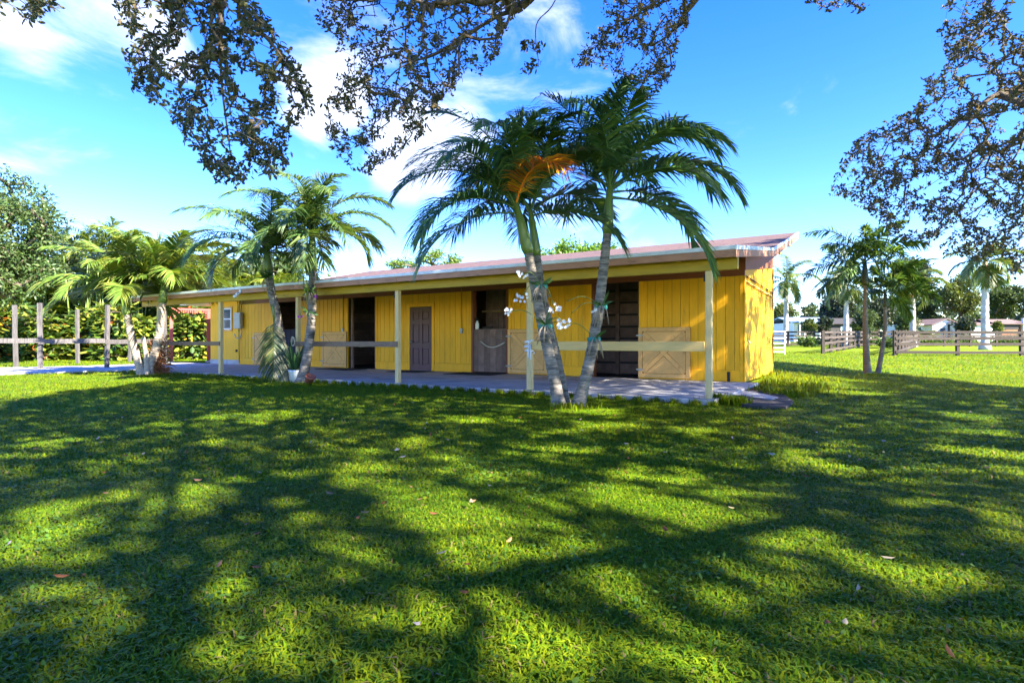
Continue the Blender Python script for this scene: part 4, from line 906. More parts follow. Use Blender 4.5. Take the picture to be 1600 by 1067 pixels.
def bgt(x0, x1, ytop, ybot, D, pal, seed, label, n=40, per=110, leaf=.42, lump=.3):
    cx = (x0 + x1) / 2; b = on_ground(cx, D); c = at(cx, (ytop + ybot) / 2, D); rx = (x1 - x0) / 2 * D / F; rz = (ybot - ytop) / 2 * D / F
    tree('broadleaf_tree', label, b, c, (rx, rx * .8, rz), n, per, leaf, pal, seed, .3, lump, GT)
bgt(1465, 1537, 424, 500, 88, BL, 51, 'broad layered tree with yellow-green top behind the gabled white house', 60, 120)
bgt(1536, 1600, 432, 505, 95, BG, 52, 'dense green tree behind the white outbuilding', 60, 120)
bgt(1590, 1680, 440, 505, 90, BG, 53, 'grey green tree behind the open stable', 50, 110)
bgt(1283, 1348, 448, 520, 82, BD, 54, 'dark evergreen tree behind the dark shed', 60, 110)
bgt(1340, 1402, 458, 520, 86, BD, 55, 'dark rounded tree between the shed and the thin foxtail palm', 50, 110)
bgt(1388, 1462, 392, 476, 62, BD, 61, 'added dark rounded crown standing for the shaded royal palm and oak leaves', 60, 120, .3)  # added tree in place of a royal palm shaded under oak leaves
bgt(1398, 1462, 462, 518, 92, BG, 56, 'mid green tree left of the gabled white house', 45, 110)
bgt(1196, 1250, 470, 520, 110, BL, 57, 'low olive tree behind the lone royal palm', 36, 90, .5)
bgt(1240, 1296, 472, 520, 115, BG, 58, 'low green tree behind the blue-roofed house', 36, 90, .5)
bgt(1150, 1208, 478, 520, 100, BG, 59, 'low green tree just behind the barn corner', 30, 90, .5)
for k, (x0, x1, y0, D, p, lb) in enumerate(((1252, 1274, 499, 70, BL, 'round garden bush before the blue-roofed house'), (1328, 1372, 484, 70, BG, 'leafy garden tree between the dark shed and the twin palms'), (1398, 1434, 490, 74, BG, 'green garden bush left of the small fan palm'), (1494, 1520, 492, 76, BD, 'dark garden bush between gabled house and outbuilding'), (1553, 1566, 500, 74, BL, 'small garden bush between outbuilding and rust brown stable'), (1276, 1300, 494, 72, BD, 'dark garden bush at the corner of the blue-roofed house'))):
    bgt(x0, x1, y0, 524, D, p, 90 + k, lb, 26, 90, .32, .4)
# far wood that closes the horizon
def far_wood():
    g = np.random.default_rng(60); n = 26000; a = g.uniform(R(-62), R(62), n); r = g.uniform(150, 185, n); h = g.uniform(0, 1, n) ** .8
    top = 8 + 2.5 * np.sin(a * 23) + 1.6 * np.sin(a * 61 + 1) + 1.0 * np.sin(a * 143)
    P = np.c_[np.sin(a) * r, np.cos(a) * r, 0 * a]; P[:, 2] = gz_np(P[:, 0], P[:, 1]) + h * top
    A = unit(rand_dirs(n, g) + np.array([0, -.3, .2])); V, Fc, C = leaves(P, A, perp(A, g), g.uniform(1.0, 2.0, n), .9, pick(BG + BD, n, g), .3, False)
    o = link('far_wood', np_mesh('far_wood', V, Fc, C), M['leaf']); tag(o, 'far-off belt of green trees along the horizon', 'trees', kind='stuff')
far_wood()
# low shrubs seen through the paddock fence
shrub_lab = ['low green shrub at the back fence near the white gate', 'low green shrub at the back fence behind the near run of boards', 'low green shrub at the back fence seen in the lane', 'small low shrub at the back fence beside the lane corner', 'low green shrub at the back fence below the gabled house', 'wide low shrub at the back fence before the gabled house and outbuilding', 'low green shrub at the back fence before the white outbuilding', 'low green shrub at the back fence before the rust brown stable']
for k, (x, D, w) in enumerate(((1262, 49.6, 1.3), (1300, 54, 2.2), (1352, 53, 2.0), (1385, 48, 1.0), (1452, 53.5, 1.6), (1505, 54, 2.4), (1560, 53.5, 2.2), (1594, 54, 2.0))):
    b = on_ground(x, D); tree('paddock_shrub', shrub_lab[k], b, b + Vector((0, 0, .45)), (w, .7, .42), 16, 60, .2, ((.07, .13, .02), (.10, .17, .02), (.05, .09, .02)), 70 + k, .04, .4, 'shrubs along the back paddock fence', 'shrub')
b = on_ground(1441, 58)
t = empty('fan_palm_shrub', b, 0, 'small bushy yellow-green palm before the gabled house', 'palm')
for k in range(26):
    me = frond_mesh(1.5 + rnd.uniform(-.3, .3), rnd.uniform(15, 85), 60, n=16, ll=.6, lw=.12, pal=BL, seed=800 + k); link('frond', me, M['frond'], t, (rnd.uniform(-.3, .3), rnd.uniform(-.3, .3), rnd.uniform(.1, .6)), (0, 0, R(k * 137.5)))

# ------------------------------------------------------------------ hedge on the left: broad-leaved shrubs, then areca palms and dark trees
HG = ((.045, .095, .015), (.06, .125, .018), (.09, .16, .02), (.14, .20, .025), (.03, .06, .014), (.04, .08, .014), (.22, .26, .03), (.19, .25, .03), (.26, .27, .04)); HO = ((.50, .22, .015), (.46, .13, .02), (.40, .30, .03), (.32, .12, .03))
def big_leaf_shrub(x, D, w, h, seed, label, orange=.12):
    g = np.random.default_rng(seed); b = on_ground(x, D); t = empty('croton_shrub', b, 0, label, 'shrub', 'broad-leaved hedge shrubs')
    n = 760; a = g.uniform(0, 2 * math.pi, n); hh = g.uniform(.02, 1, n); rr = np.sqrt(g.uniform(.15, 1, n)) * np.interp(hh, [0, .5, 1], [.95, 1, .6])
    P = np.c_[np.cos(a) * rr * w, np.sin(a) * rr * .8, .1 + hh * h]
    A = unit(np.c_[np.cos(a), np.sin(a), g.uniform(-.9, .5, n)] + rand_dirs(n, g) * .5); W = unit(np.cross(A, np.array([0, 0, 1]) + rand_dirs(n, g) * .4))
    c = pick(HG, n, g); o = (np.sin(P[:, 0] * 3 + seed) * np.cos(P[:, 2] * 3.3 + seed * 2) + g.uniform(-.35, .35, n)) > 1 - orange * 3.2; c[o] = pick(HO, o.sum(), g)
    V, Fc, C = leaves(P, A, W, g.uniform(.26, .58, n), g.uniform(.14, .26, n), c, .35)
    link('foliage', np_mesh('foliage', V, Fc, C), M['leaf'], t, kind='stuff')
    p0, p1, r0, r1 = grow([np.array([0, 0, -.1]), np.array([0, 0, .3])], P[::6], .008, .4); V, Fc = sticks(p0, p1, r0, r1); link('stems', np_mesh('stems', V, Fc), M['bark'], t)
hedge_lab = {-20: 'shrub with orange leaves at the open end of the corral hedge', 20: 'green and yellow shrub in the hedge under the small-leaved oak', 60: 'orange-flecked hedge shrub between the small-leaved oak and the tall corral posts',
             100: 'yellow-green hedge shrub behind the middle of the corral', 140: 'orange-leaved hedge shrub behind the middle posts of the corral', 180: 'yellow-green hedge shrub behind the left-leaning sunlit palm', 220: 'orange-leaved hedge shrub behind the foot of the sunlit palm pair',
             260: 'glossy hedge shrub behind the free post of the red arbour', 300: 'glossy yellow-green hedge shrub framed by the red arbour', 340: 'glossy hedge shrub peeping past the annex corner'}
for k, x in enumerate(range(-20, 341, 40)):
    big_leaf_shrub(x, 30.0 + .9 * math.sin(k * 2.1) + (0 if x < 260 else 2.5), 1.25, 2.5 + .5 * math.sin(k * 1.7), 100 + k, hedge_lab[x], .0 + .05 * (1 - k % 2))
AR = ((0.125, 0.2, 0.018), (0.1875, 0.25, 0.02), (0.0938, 0.15, 0.018), (0.25, 0.275, 0.035)); AR_D = ((.05, .09, .018), (.075, .12, .02), (.10, .14, .025))
arec = [frond_mesh(2.3, e, bnd, n=30, ll=.62, lw=.055, vee=30, droop=.35, pal=p, seed=700 + i) for i, (e, bnd, p) in enumerate(((78, 75, AR), (62, 95, AR), (45, 105, AR), (75, 80, AR_D), (55, 100, AR_D)))]
for m_ in arec: m_.materials.append(M['frond'])
def areca(x, D, ytop, seed, label, dark=False):
    g = random.Random(seed); b = on_ground(x, D); H = CAMZ + (CY - ytop) / F * D - b.z; t = empty('areca_palm', b, 0, label, 'palm tree', 'areca palms above the hedge')
    for s in range(7):
        a = g.uniform(0, 6.28); r = g.uniform(.1, .5); h = max(.6, (H - 1.5) * g.uniform(.45, 1)); tx, ty = math.cos(a) * (r + h * .10), math.sin(a) * (r + h * .10)
        mb = MB(); mb.tube([(math.cos(a) * r, math.sin(a) * r, -.1), ((math.cos(a) * r + tx) / 2, (math.sin(a) * r + ty) / 2, h * .5), (tx, ty, h)], [.05, .042, .03], 7); mb.build('stem', M['shaft'], t)
        for f in range(6):
            link('frond', arec[(3 + g.randrange(2)) if (dark and g.random() < .7) else g.randrange(3)], None, t, (tx, ty, h), (R(g.uniform(-15, 15)), 0, R(f * 137.5 + g.uniform(-30, 30))))
al = {-25: 'areca palm clump behind the trunk side of the small-leaved oak', 40: 'areca palm clump behind the crown of the small-leaved oak', 85: 'areca palm clump just past the outer twigs of the small-leaved oak', 125: 'darker areca palm clump between the small-leaved oak and the sunlit palms',
      165: 'areca palm clump behind the outer fronds of the left-leaning sunlit palm', 215: 'areca palm clump rising between the two sunlit palm crowns', 262: 'darker areca palm clump behind the right-leaning sunlit palm', 305: 'yellow-green areca palm clump above the red arbour',
      345: 'yellow-green areca palm clump above the annex roof', 385: 'darker areca palm clump behind the palm with the hung frond', 425: 'low areca palm clump just left of the curved palm stem', 462: 'low areca palm clump behind the curved palm stem', 500: 'lowest areca palm tips showing over the barn roof'}
for k, (x, yt) in enumerate(((-25, 400), (40, 395), (85, 380), (125, 356), (165, 350), (215, 345), (262, 352), (305, 372), (345, 388), (385, 398), (425, 412), (462, 418), (500, 432))):
    areca(x, 33.5 + (k % 3) * 1.1, yt, 200 + k, al[x], x in (125, 262, 385))
ht = {30: 'dark hedge tree behind the small-leaved oak', 110: 'dark hedge tree behind the corral posts', 190: 'dark hedge tree behind the left-leaning sunlit palm', 270: 'dark hedge tree behind the red arbour', 350: 'dark hedge tree behind the annex', 430: 'dark tree behind the far end of the barn'}
for k, x in enumerate((30, 110, 190, 270, 350, 430)):
    b = on_ground(x, 37.5); tree('hedge_tree', ht[x], b, at(x, 458 + (8 if x > 300 else 0), 37.5), (2.7, 1.4, 3.5), 60, 70, .45, ((.03, .055, .014), (.045, .075, .018), (.07, .11, .02)), 300 + k, .15, .4, 'dark trees at the back of the hedge')
# ------------------------------------------------------------------ overhanging oaks: canopy out of view overhead, boughs that hang into view
SH = np.array([SUN.x / SUN.z, SUN.y / SUN.z])           # horizontal shift per metre of height towards the sun
OAKP = ((.05, .062, .034), (.065, .076, .038), (.085, .085, .042), (.12, .095, .045))
shade_px = [(-500, 700), (0, 634), (70, 614), (150, 606), (235, 594), (420, 588), (700, 598), (880, 588), (1000, 571), (1203, 569), (1400, 586), (1600, 606), (1900, 640)]
shade_poly = [tuple(gp(x, y)[:2]) for x, y in shade_px] + [(16, 4), (12, -3), (-14, -3)]
# sunlit gaps: photograph pixel on the lawn, half width, half height in pixels
lit = [(312, 768, 36, 26), (115, 790, 46, 24), (45, 845, 62, 36), (22, 945, 44, 60), (572, 704, 32, 9), (578, 730, 40, 9), (565, 752, 28, 8), (492, 808, 36, 11), (640, 768, 36, 8), (690, 795, 80, 26), (770, 812, 50, 32),
       (650, 760, 40, 10), (425, 651, 40, 11), (345, 650, 26, 6), (690, 714, 34, 8), (745, 655, 40, 5), (760, 742, 40, 8), (770, 884, 46, 50), (705, 960, 60, 40), (760, 1000, 60, 40), (868, 828, 26, 26), (885, 870, 30, 22), (975, 770, 62, 24),
       (1065, 790, 60, 18), (1150, 815, 60, 18), (1235, 840, 55, 15), (1320, 862, 55, 15), (1400, 886, 55, 14), (1475, 908, 40, 10), (1040, 742, 70, 7), (1130, 770, 60, 8), (1255, 714, 36, 20), (1510, 651, 34, 8), (1530, 675, 36, 7),
       (1570, 710, 46, 12), (1590, 738, 36, 10), (1425, 757, 36, 9), (1075, 674, 42, 6), (920, 642, 60, 5), (950, 665, 60, 6), (860, 706, 60, 7), (880, 672, 30, 4), (1000, 925, 42, 11), (1175, 916, 26, 8), (1220, 925, 40, 20), (1190, 962, 46, 14),
       (930, 880, 50, 22), (860, 1020, 70, 30), (930, 990, 40, 30), (1300, 1055, 70, 18), (550, 1050, 60, 15), (470, 1000, 40, 12), (250, 1050, 40, 10), (380, 920, 30, 14), (1560, 795, 40, 9), (1590, 850, 24, 8), (60, 690, 46, 9), (20, 712, 40, 6), (180, 722, 30, 5),
       (330, 690, 36, 5), (260, 665, 30, 4), (1250, 598, 60, 9), (1190, 590, 26, 6), (1330, 612, 60, 4), (820, 768, 24, 8), (640, 690, 30, 5), (500, 905, 30, 8), (1080, 1040, 40, 16), (130, 860, 20, 8), (1480, 700, 24, 6)]
lit_w = []
for (x, y, a, b) in lit:
    c = gp(x, y); e = gp(x + a, y); f0, f1 = gp(x, y - b), gp(x, y + b); lit_w.append((c.x, c.y, abs(e.x - c.x) * .95 + .04, abs(f0.y - f1.y) / 2 * .95 + .05))
lit_w = np.array(lit_w)
def lit_mask(gx, gy, grow_=1.0):
    wob = 1 + .22 * np.sin(gx * 5.1 + gy * 3.3) + .16 * np.sin(gx * 11 - gy * 9)
    out = np.zeros(len(gx), bool)
    for cx, cy, a, b in lit_w: out |= ((gx - cx) / (a * grow_)) ** 2 + ((gy - cy) / (b * grow_)) ** 2 < wob
    return out
trunks = [np.array([-5.5, -6.5, 0]), np.array([6.5, -7.5, 0]), np.array([17.5, 3.0, 0])]
lab_oak = ['big oak behind the camera whose bough of dark leaves hangs over the left palms', 'big oak whose twiggy boughs hang over the V of palms', 'big oak whose limb reaches in from the right above the paddock']
boughs = [  # tree, polygon in photograph pixels, depth, depth spread, twigs, leaf length, main limb (pixel, pixel, depth) points from the tree
    (0, [(175, -60), (176, 10), (190, 75), (215, 160), (262, 168), (268, 205), (310, 235), (322, 270), (360, 302), (395, 288), (450, 262), (478, 215), (490, 170), (475, 118), (440, 72), (412, 20), (395, -60)], 5.6, .45, 800, .058, [(330, -520, 4.6), (330, -200, 5.4), (345, -40, 5.6), (345, 110, 5.6), (360, 240, 5.6)]),
    (0, [(-40, -60), (118, -60), (108, 4), (85, 16), (52, 36), (10, 30), (-40, 45)], 5.0, .4, 130, .056, [(60, -500, 4.4), (40, -120, 4.9), (30, 0, 5)]),
    (1, [(462, -60), (480, 22), (515, 50), (530, 110), (512, 140), (508, 215), (540, 262), (575, 276), (600, 255), (640, 225), (668, 212), (700, 150), (742, 140), (775, 92), (800, 40), (880, -60)], 7.0, .6, 950, .054, [(1000, -420, 5.6), (900, -110, 6.6), (824, 2, 6.9), (773, 28, 7), (690, 80, 7), (620, 110, 7), (575, 170, 7)]),
    (1, [(808, 60), (832, 62), (832, 122), (815, 128)], 7.0, .15, 9, .066, [(900, -110, 6.6), (868, 0, 6.9), (838, 40, 7), (842, 104, 7)]),
    (1, [(897, 106), (925, 60), (942, -50), (1080, -50), (1080, 40), (1060, 80), (1045, 130), (1012, 158), (985, 150), (960, 118)], 7.6, .5, 420, .052, [(1250, -400, 6), (1140, -80, 7.4), (1060, 35, 7.6), (1030, 88, 7.6)]),
    (2, [(1240, -60), (1365, -60), (1345, 26), (1322, 14), (1290, 18), (1262, 6)], 8.5, .4, 90, .054, [(1500, -330, 8), (1380, -120, 8.4), (1300, -30, 8.5)]),
    (2, [(1292, 310), (1330, 226), (1376, 196), (1427, 170), (1440, 128), (1478, 98), (1466, 46), (1500, -60), (1590, -60), (1578, 50), (1680, 60), (1680, 440), (1600, 446), (1562, 418), (1486, 402), (1448, 380), (1389, 372), (1360, 330)], 10.0, 1.0, 2300, .062, [(1950, 30, 9.0), (1700, 110, 9.6), (1600, 138, 10), (1545, 155, 10), (1505, 205, 10), (1470, 250, 10), (1440, 265, 10)]),
]
def make_oaks():
    g = np.random.default_rng(77)
    # canopy leaves: footprint on the ground carried up towards the sun
    n = 178000; bb = np.array(shade_poly); fx = g.uniform(bb[:, 0].min(), bb[:, 0].max(), n); fy = g.uniform(bb[:, 1].min(), bb[:, 1].max(), n)
    wallgap = (np.sin(fx * 4.3 + 1.2 * np.sin(fy * 2.1)) * np.cos(fy * 3.1 + fx) > -.02) & (fy > 13.4) & (fx > 1) & (fx < 9)      # crown gaps cut so that sun dapples the barn's end wall
    edge = .35 * np.sin(fx * 2.3) + .3 * np.sin(fx * 5.1 + 1)
    ok = in_poly(fx, fy + edge, shade_poly) & ~(lit_mask(fx, fy) & (g.uniform(size=n) < .98)) & ~wallgap; fx, fy = fx[ok], fy[ok]; n = len(fx)
    z = 7.7 + 1.0 * np.sin(fx * .6) * np.cos(fy * .7) + g.normal(0, .55, n)
    P = np.c_[fx + SH[0] * z, fy + SH[1] * z, z]
    stray = (P[:, 1] > .5) & (P[:, 2] < 1.25 + .64 * P[:, 1]) & (np.abs(P[:, 0]) < .97 * P[:, 1] + .6); P = P[~stray]     # the crown's underside stays above the clearing
    own = np.argmin(np.stack([np.linalg.norm(P[:, :2] - t[:2], axis=1) for t in trunks]), 0)
    for k, T in enumerate(trunks):
        t = empty('oak_tree', Vector(T), 0, lab_oak[k], 'tree', None); Q = P[own == k] - T; m = len(Q)
        nrm_ = unit(np.array(SUN) + rand_dirs(m, g) * .45); A = perp(nrm_, g); V, Fc, C = leaves(Q, A, np.cross(nrm_, A), g.uniform(.13, .20, m), g.uniform(.07, .10, m), pick(OAKP, m, g), .2, False)   # leaves turn their faces to the light
        link('crown', np_mesh('crown', V, Fc, C), M['oakleaf'], t, kind='stuff')
        top = Q.mean(0); nodes = [np.array([0, 0, -.4]), np.array([.1, .1, 1.6]), np.array([top[0] * .15, top[1] * .15, 3.6]), np.array([top[0] * .5, top[1] * .5, 6.0]), top]
        p0, p1, r0, r1 = grow(nodes, Q[g.integers(0, m, 420)] - np.array([0, 0, .25]), .011, .55)
        cap = np.interp(p1[:, 2], [0, 2.5, 5, 6.5], [.42, .34, .16, .06]); V, Fc = sticks(p0, p1, np.minimum(r0, cap), np.minimum(r1, cap)); VV, FF, off = [V], [Fc], len(V)
        LV, LF, LC, lo = [], [], [], 0
        for (own_b, poly, D, sp, ntw, ll, limb) in boughs:
            if own_b != k: continue
            xs = np.array([p[0] for p in poly]); ys = np.array([p[1] for p in poly]); cnt = ntw * 8
            qx = g.uniform(xs.min(), xs.max(), cnt); qy = g.uniform(ys.min(), ys.max(), cnt); okb = in_poly(qx, qy, poly)
            # leave holes where the sky shows through
            hole = np.sin(qx * .055 + 1.3 * np.sin(qy * .031)) * np.sin(qy * .061 + 1.1 * np.sin(qx * .043)); okb &= (hole < .26) | (g.uniform(size=cnt) < .22)
            qx, qy = qx[okb][:ntw], qy[okb][:ntw]; dd = D + g.normal(0, sp, len(qx))
            W = np.c_[(qx - CX) / F * dd, dd, CAMZ + (CY - qy) / F * dd]
            L3 = [np.array(top) * .8 + T if False else None]
            lp = curve_pts([at(*q) for q in limb], 6); start = Vector(T + nodes[3])
            nodes_b = [np.array(start)] + [np.array(p) for p in lp]
            p0, p1, r0, r1 = grow(nodes_b, W, .0018, .5)
            p0 = p0 - T; p1 = p1 - T
            V, Fc = sticks(p0, p1, np.minimum(r0, .10), np.minimum(r1, .10)); VV.append(V); FF.append(Fc + off); off += len(V)
            # rosettes of leaves at each twig end and some along the twigs
            ntip = 9; kk = np.repeat(np.arange(len(W)), ntip); td = unit(unit(p1[-len(W):] - p0[-len(W):]) + np.array([0, 0, -.3]) + rand_dirs(len(W), g) * .5) if len(W) else None
            order_pts = p1[-len(W):]; axis = td[kk]; A = unit(axis * .7 + rand_dirs(len(kk), g)); base = order_pts[kk] - axis * g.uniform(0, .16, len(kk))[:, None] + rand_dirs(len(kk), g) * .015
            pal = OAKP if D < 6 else OAKP + ((.13, .085, .03), (.06, .055, .025))
            v, f, c = leaves(base, A, perp(A, g), ll * g.uniform(.7, 1.25, len(kk)), ll * .46, pick(pal, len(kk), g), .3)
            LV.append(v); LF.append(f + lo); LC.append(c); lo += len(v)
        link('trunk', np_mesh('trunk', np.concatenate(VV), np.concatenate(FF)), M['bark'], t)
        if LV: link('bough_leaves', np_mesh('bough_leaves', np.concatenate(LV), np.concatenate(LF), np.concatenate(LC)), M['oakleaf'], t, kind='stuff')
make_oaks()

# ------------------------------------------------------------------ orchids tied to palms, pots
def orchid(label, px, py, D, stems, m_='petal', leaf_n=5, tie=True, seed=0, tie_r=.1):
    """stems: list of (dx, dy px offsets of the flower end, number of blossoms)"""
    g = random.Random(seed); c = at(px, py, D); t = empty('orchid', c, 0, label, 'orchid', None)
    rgl = np.random.default_rng(seed); n = leaf_n
    A = unit(np.c_[rgl.uniform(-1, 1, n), rgl.uniform(-.8, .1, n), rgl.uniform(-.2, .8, n)]); V, Fc, C = leaves(np.zeros((n, 3)) + np.array([0, -tie_r, 0]), A, perp(A, rgl), rgl.uniform(.14, .26, n), .05, pick(((.05, .13, .03), (.09, .18, .03), (.04, .10, .04)), n, rgl), .3)
    link('strap_leaves', np_mesh('strap_leaves', V, Fc, C), M['leaf'], t, kind='stuff')
    mb = MB()
    for k in range(9): a = g.uniform(-1, 1); mb.tube([(a * .03, -tie_r, 0), (a * .1, -tie_r - .03 - g.random() * .05, -.08), (a * .16, -tie_r + .02, -.2 - g.random() * .14)], .006, 5)
    mb.build('roots', M['trunk_pale'], t)
    if tie: mb = MB(); mb.lathe([(tie_r + .008, -.03), (tie_r + .014, 0), (tie_r + .008, .03)], (0, 0, -.02), 16); mb.build('tie', M['teal'], t)
    for (dx, dy, nb) in stems:
        e = Vector((dx / F * D, -.16, -dy / F * D)); mid = e * .55 + Vector((0, -.08, .10)); pts = curve_pts([Vector((0, -tie_r, 0)), mid, e], 6)
        mb = MB(); mb.tube(pts, .006, 5); mb.build('flower_stem', M['shaft'], t)
        mb = MB()
        for b in range(int(nb * 1.6)):
            p = pts[-1] + Vector((g.uniform(-1, 1) * .013 * nb, g.uniform(-.03, .03), g.uniform(-1, 1) * .008 * nb)); q = Matrix.Rotation(g.uniform(-.6, .6), 3, 'X') @ Matrix.Rotation(g.uniform(-.7, .7), 3, 'Z')
            for k in range(5):
                a = k * 2 * math.pi / 5 + .3; u = q @ Vector((math.cos(a), 0, math.sin(a))); s = q @ Vector((-math.sin(a), 0, math.cos(a))); f = q @ Vector((0, -1, 0)); r = .023 + .005 * (k % 2)
                mb.add([p, p + u * r * .6 + s * r * .42 + f * .004, p + u * r + f * .010, p + u * r * .6 - s * r * .42 + f * .004], [(0, 1, 2, 3)], True)
        mb.build('blossoms', M[m_], t)
orchid('white orchid tied high on the left stem of the V of palms', 845, 446, 8.72, [(-28, -14, 7), (-30, 20, 9), (20, 36, 8)], seed=1, tie_r=.095)
orchid('white orchid tied low on the left stem of the V of palms', 852, 508, 8.72, [(-58, -20, 6), (28, -2, 9)], seed=2, tie_r=.10, leaf_n=6)
orchid('bare-stemmed white orchid on the right stem of the V of palms', 939, 478, 8.72, [(-12, 8, 4), (-55, -6, 0), (-48, 12, 0)], seed=3, tie_r=.09)
orchid('leafless orchid roots tied low on the right stem of the V of palms', 928, 528, 8.72, [(-48, -20, 7)], seed=4, tie_r=.095, leaf_n=3)
orchid('purple orchid on the curved dark-ringed palm stem', 486, 456, 13.7, [(10, 8, 4), (-14, -8, 0)], 'petal_purple', 9, False, 5, .12)
orchid('small purple orchid lower on the curved dark-ringed palm stem', 484, 488, 13.7, [(-12, 6, 4)], 'petal_purple', 8, False, 6, .12)
orchid('air plant tuft tied on the leaning palm with the hung frond', 421, 434, 13.85, [], 'petal', 34, False, 7, .10)
b = gp(462, 597); t = empty('potted_plant', b, 0, 'green sword-leaved plant in a white pot between the leaning palms', 'potted plant')
mb = MB(); mb.lathe([(0, 0), (.13, 0), (.17, .26), (.185, .27), (.185, .30), (.165, .30), (.15, .25), (0, .25)], seg=18); mb.build('pot', M['white'], t)
g_ = np.random.default_rng(5); n = 26; a = g_.uniform(0, 6.28, n); A = unit(np.c_[np.cos(a) * .35, np.sin(a) * .35, np.ones(n)] + g_.normal(0, .08, (n, 3)))
V, Fc, C = leaves(np.tile([0, 0, .22], (n, 1)) + np.c_[np.cos(a), np.sin(a), 0 * a] * .06, A, perp(A, g_), g_.uniform(.5, .95, n), .075, pick(((.035, .09, .03), (.05, .12, .035), (.03, .07, .03)), n, g_), .5)
link('sword_leaves', np_mesh('sword_leaves', V, Fc, C), M['leaf'], t, kind='stuff')
b = gp(481, 601); t = empty('clay_pot', b, 0, 'small tipped terracotta pot at the foot of the curved palm', 'pot'); t.rotation_euler = (R(18), R(24), 0)
mb = MB(); mb.lathe([(0, 0), (.08, 0), (.11, .17), (.125, .175), (.125, .21), (.105, .21), (.09, .05), (0, .05)], seg=16); mb.build('pot_body', M['terracotta'], t, (0, 0, .03))

# ------------------------------------------------------------------ grass
slab_poly = [tuple(B(u, v)[:2]) for u, v in ((-.42, -4.47), (18.55, -4.47), (18.6, -3.3), (23.3, -3.3), (23.3, 0), (21.4, 5), (-.02, 5), (-.02, 0), (-.42, 0))]
no_grass = [slab_poly, [p[:2] for p in path_poly], [p[:2] for p in dirt_poly]]
def patch(x, y): return np.sin(x * .9 + 1.7 * np.sin(y * .53)) * np.cos(y * .71 + 1.3 * np.sin(x * .47)) + .5 * np.sin(x * 2.9 + y * 1.7) * np.cos(y * 3.3 - x * 1.1) + .3 * np.sin(x * 7.1 - y * 3) * np.cos(y * 6.3 + x * 2)
GC = np.array([(.085, .175, .006), (.118, .205, .006), (.165, .240, .007), (.215, .265, .008), (.060, .150, .014)])
def blades(n, y0, y1, hgt, wid, seed, tri_only=False, lean=.75):
    g = np.random.default_rng(seed); 
    # even density per square metre over a wedge wider than the view
    cnt = int(n); y = np.sqrt(g.uniform(0, 1, cnt) * (y1 * y1 - y0 * y0) + y0 * y0); x = g.uniform(-1, 1, cnt) * (y * .95 + 2.2)
    ok = np.ones(cnt, bool)
    for p in no_grass: ok &= ~in_poly(x, y, p)
    x, y = x[ok], y[ok]; m = len(x); pt = patch(x, y)
    nearz = np.hypot(x, y) < 24
    z = gz_np(x, y) - .012 * nearz * (np.sin(x * 1.7 + np.sin(y * .9) * 2) * np.cos(y * 1.3 + x * .4) + 1) - .004
    h = hgt * g.uniform(.55, 1.35, m) * (1 + .22 * pt); a = g.uniform(0, 2 * math.pi, m); ln = g.uniform(.3, 1.3, m)
    w = wid * g.uniform(.7, 1.3, m); dx, dy = np.cos(a), np.sin(a); sx, sy = -dy, dx
    base = np.c_[x, y, z]; S = np.c_[sx, sy, 0 * sx] * (w / 2)[:, None]
    mid = base + np.c_[dx * h * ln * .35, dy * h * ln * .35, h * .62]; tip = base + np.c_[dx * h * ln * 1.25, dy * h * ln * 1.25, h * (1 - .42 * ln)]
    ci = np.clip((2 + pt * .9 + g.normal(0, 1.0, m)), 0, 3.99).astype(int); ci[g.uniform(size=m) < .12] = 4
    c = GC[ci] * g.uniform(.8, 1.2, (m, 1)); st = g.uniform(size=m) < .025; c[st] = np.array([.26, .20, .08]) * g.uniform(.7, 1.2, (st.sum(), 1))
    if tri_only: V = np.stack([base - S, base + S, tip], 1).reshape(-1, 3); return V, [(np.arange(m) * 3)[:, None] + np.array([0, 1, 2])], np.repeat(c, 3, 0)
    V = np.stack([base - S, base + S, mid + S * .9, mid - S * .9, tip], 1).reshape(-1, 3); b = (np.arange(m) * 5)[:, None]
    return V, [b + np.array([0, 1, 2, 3]), b + np.array([3, 2, 4])], np.repeat(c, 5, 0)
def tufts(spots, seed, hgt, wid, per):
    g = np.random.default_rng(seed); out = []
    for (x, y, r) in spots:
        m = per; px_ = x + g.normal(0, r, m); py_ = y + g.normal(0, r, m); h = hgt * g.uniform(.5, 1.4, m); a = g.uniform(0, 6.28, m); ln = g.uniform(.1, .8, m); w = wid * g.uniform(.7, 1.3, m)
        out.append(np.c_[px_, py_, h, a, ln, w])
    q = np.concatenate(out); x, y, h, a, ln, w = q.T; z = gz_np(x, y) - .01; dx, dy = np.cos(a), np.sin(a); S = np.c_[-dy, dx, 0 * dx] * (w / 2)[:, None]; m = len(x); base = np.c_[x, y, z]
    mid = base + np.c_[dx * h * ln * .35, dy * h * ln * .35, h * .62]; tip = base + np.c_[dx * h * ln * 1.1, dy * h * ln * 1.1, h * (1 - .35 * ln)]
    c = GC[g.integers(1, 4, m)] * g.uniform(.85, 1.3, (m, 1)); V = np.stack([base - S, base + S, mid + S * .9, mid - S * .9, tip], 1).reshape(-1, 3); b = (np.arange(m) * 5)[:, None]
    return V, [b + np.array([0, 1, 2, 3]), b + np.array([3, 2, 4])], np.repeat(c, 5, 0)
def put(name, data, label):
    V, Fc, C = data; o = link(name, np_mesh(name, V, Fc, C), M['grassm']); tag(o, label, 'grass', kind='stuff')
put('lawn_grass', blades(255000, 1.1, 4.0, .031, .0070, 1), 'broad-bladed lawn grass close up under the oaks')
put('lawn_grass', blades(190000, 4.0, 8.2, .036, .0105, 2), 'lawn grass dappled by the oaks in front of the barn')
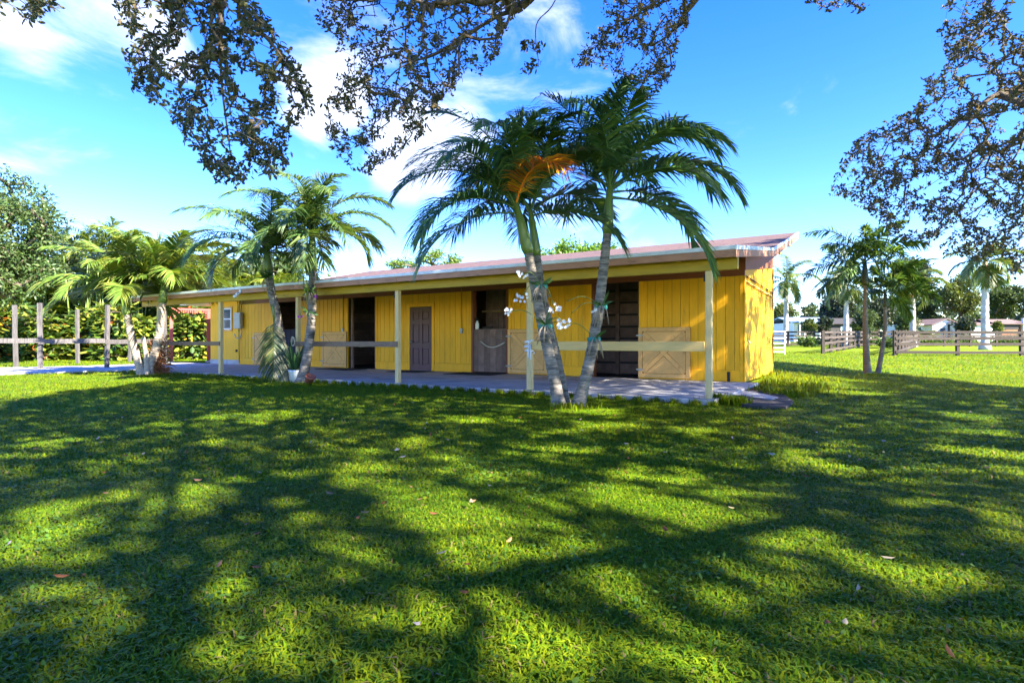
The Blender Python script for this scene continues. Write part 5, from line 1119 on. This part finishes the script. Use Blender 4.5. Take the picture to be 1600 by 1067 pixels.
put('lawn_grass', blades(270000, 8.2, 17, .046, .020, 3, True), 'lawn grass stretching up to the porch slab and palms')
put('lawn_grass', blades(190000, 17, 38, .075, .040, 4, True), 'sunlit pasture grass beyond the lawn up to the paddock fences')
sp = []
for (x, y, r) in ((1215, 588, .35), (1240, 592, .4), (1265, 596, .3), (1228, 600, .3), (1255, 612, .22), (1215, 616, .15), (1235, 618, .18), (1195, 611, .10), (1275, 606, .3), (1140, 630, .08), (1155, 632, .08), (1122, 627, .06), (1196, 584, .2), (1183, 592, .12)):
    p = gp(x, y); sp.append((p.x, p.y, r))
put('tall_grass', tufts(sp, 9, .15, .014, 260), 'taller rough grass by the bare earth at the barn corner')
sp = []
for k in range(60):
    u = -.3 + k * .31; p = B(u, -4.56 - rnd.uniform(0, .05)); sp.append((p.x, p.y, .05))
for (x, y) in ((874, 636), (886, 637), (902, 637), (446, 599), (470, 602), (222, 588), (236, 588), (250, 587), (210, 585), (1108, 628), (828, 618), (622, 606), (345, 588), (1357, 588), (1372, 588)):
    p = gp(x, y); sp.append((p.x, p.y, .12))
put('edge_grass', tufts(sp, 10, .10, .013, 70), 'fringe of untrimmed grass along the slab edge and palm feet')
# broad-leaved weeds in patches
g_ = np.random.default_rng(44); n = 26000; y = np.sqrt(g_.uniform(1.3 ** 2, 7.5 ** 2, n)); x = g_.uniform(-1, 1, n) * (y * .95 + 1.5)
okw = (np.sin(x * 1.9 + 2 * np.sin(y * 1.1)) * np.cos(y * 2.3 + 1.4 * np.sin(x * 1.3)) > .35) | (g_.uniform(size=n) < .06); okw &= ~in_poly(x, y, slab_poly); x, y = x[okw], y[okw]; n = len(x)
A = unit(np.c_[g_.normal(size=(n, 2)), g_.uniform(-.1, .5, n)]); W = unit(np.cross(A, np.array([0, 0, 1]) + g_.normal(0, .25, (n, 3))))
V, Fc, C = leaves(np.c_[x, y, gz_np(x, y) + g_.uniform(.008, .034, n)], A, W, g_.uniform(.014, .034, n), g_.uniform(.010, .018, n), pick(((.09, .18, .03), (.12, .21, .03), (.07, .15, .035)), n, g_), .3)
put('lawn_weeds', (V, Fc, C), 'patches of small broad-leaved weeds among the lawn grass')
# fallen leaves
g_ = np.random.default_rng(33); n = 230; y = np.sqrt(g_.uniform(1.7 ** 2, 13 ** 2, n)); y = g_.uniform(1.7, 11, n); x = g_.uniform(-1, 1, n) * (y * .95 + 1)
okl = ~in_poly(x, y, slab_poly); x, y = x[okl], y[okl]; n = len(x)
A = unit(np.c_[g_.normal(size=(n, 2)), g_.normal(0, .25, n)]); W = unit(np.cross(A, np.array([0, 0, 1]) + g_.normal(0, .25, (n, 3))))
V, Fc, C = leaves(np.c_[x, y, gz_np(x, y) + .035 + g_.uniform(0, .02, n)], A, W, g_.uniform(.032, .062, n), g_.uniform(.016, .026, n), pick(((.26, .10, .04), (.36, .20, .10), (.20, .08, .035), (.42, .33, .25), (.34, .30, .30)), n, g_), .5)
o = link('fallen_leaves', np_mesh('fallen_leaves', V, Fc, C), M['oakleaf']); tag(o, 'dry brown and tan oak leaves scattered on the lawn', 'leaves', kind='stuff')
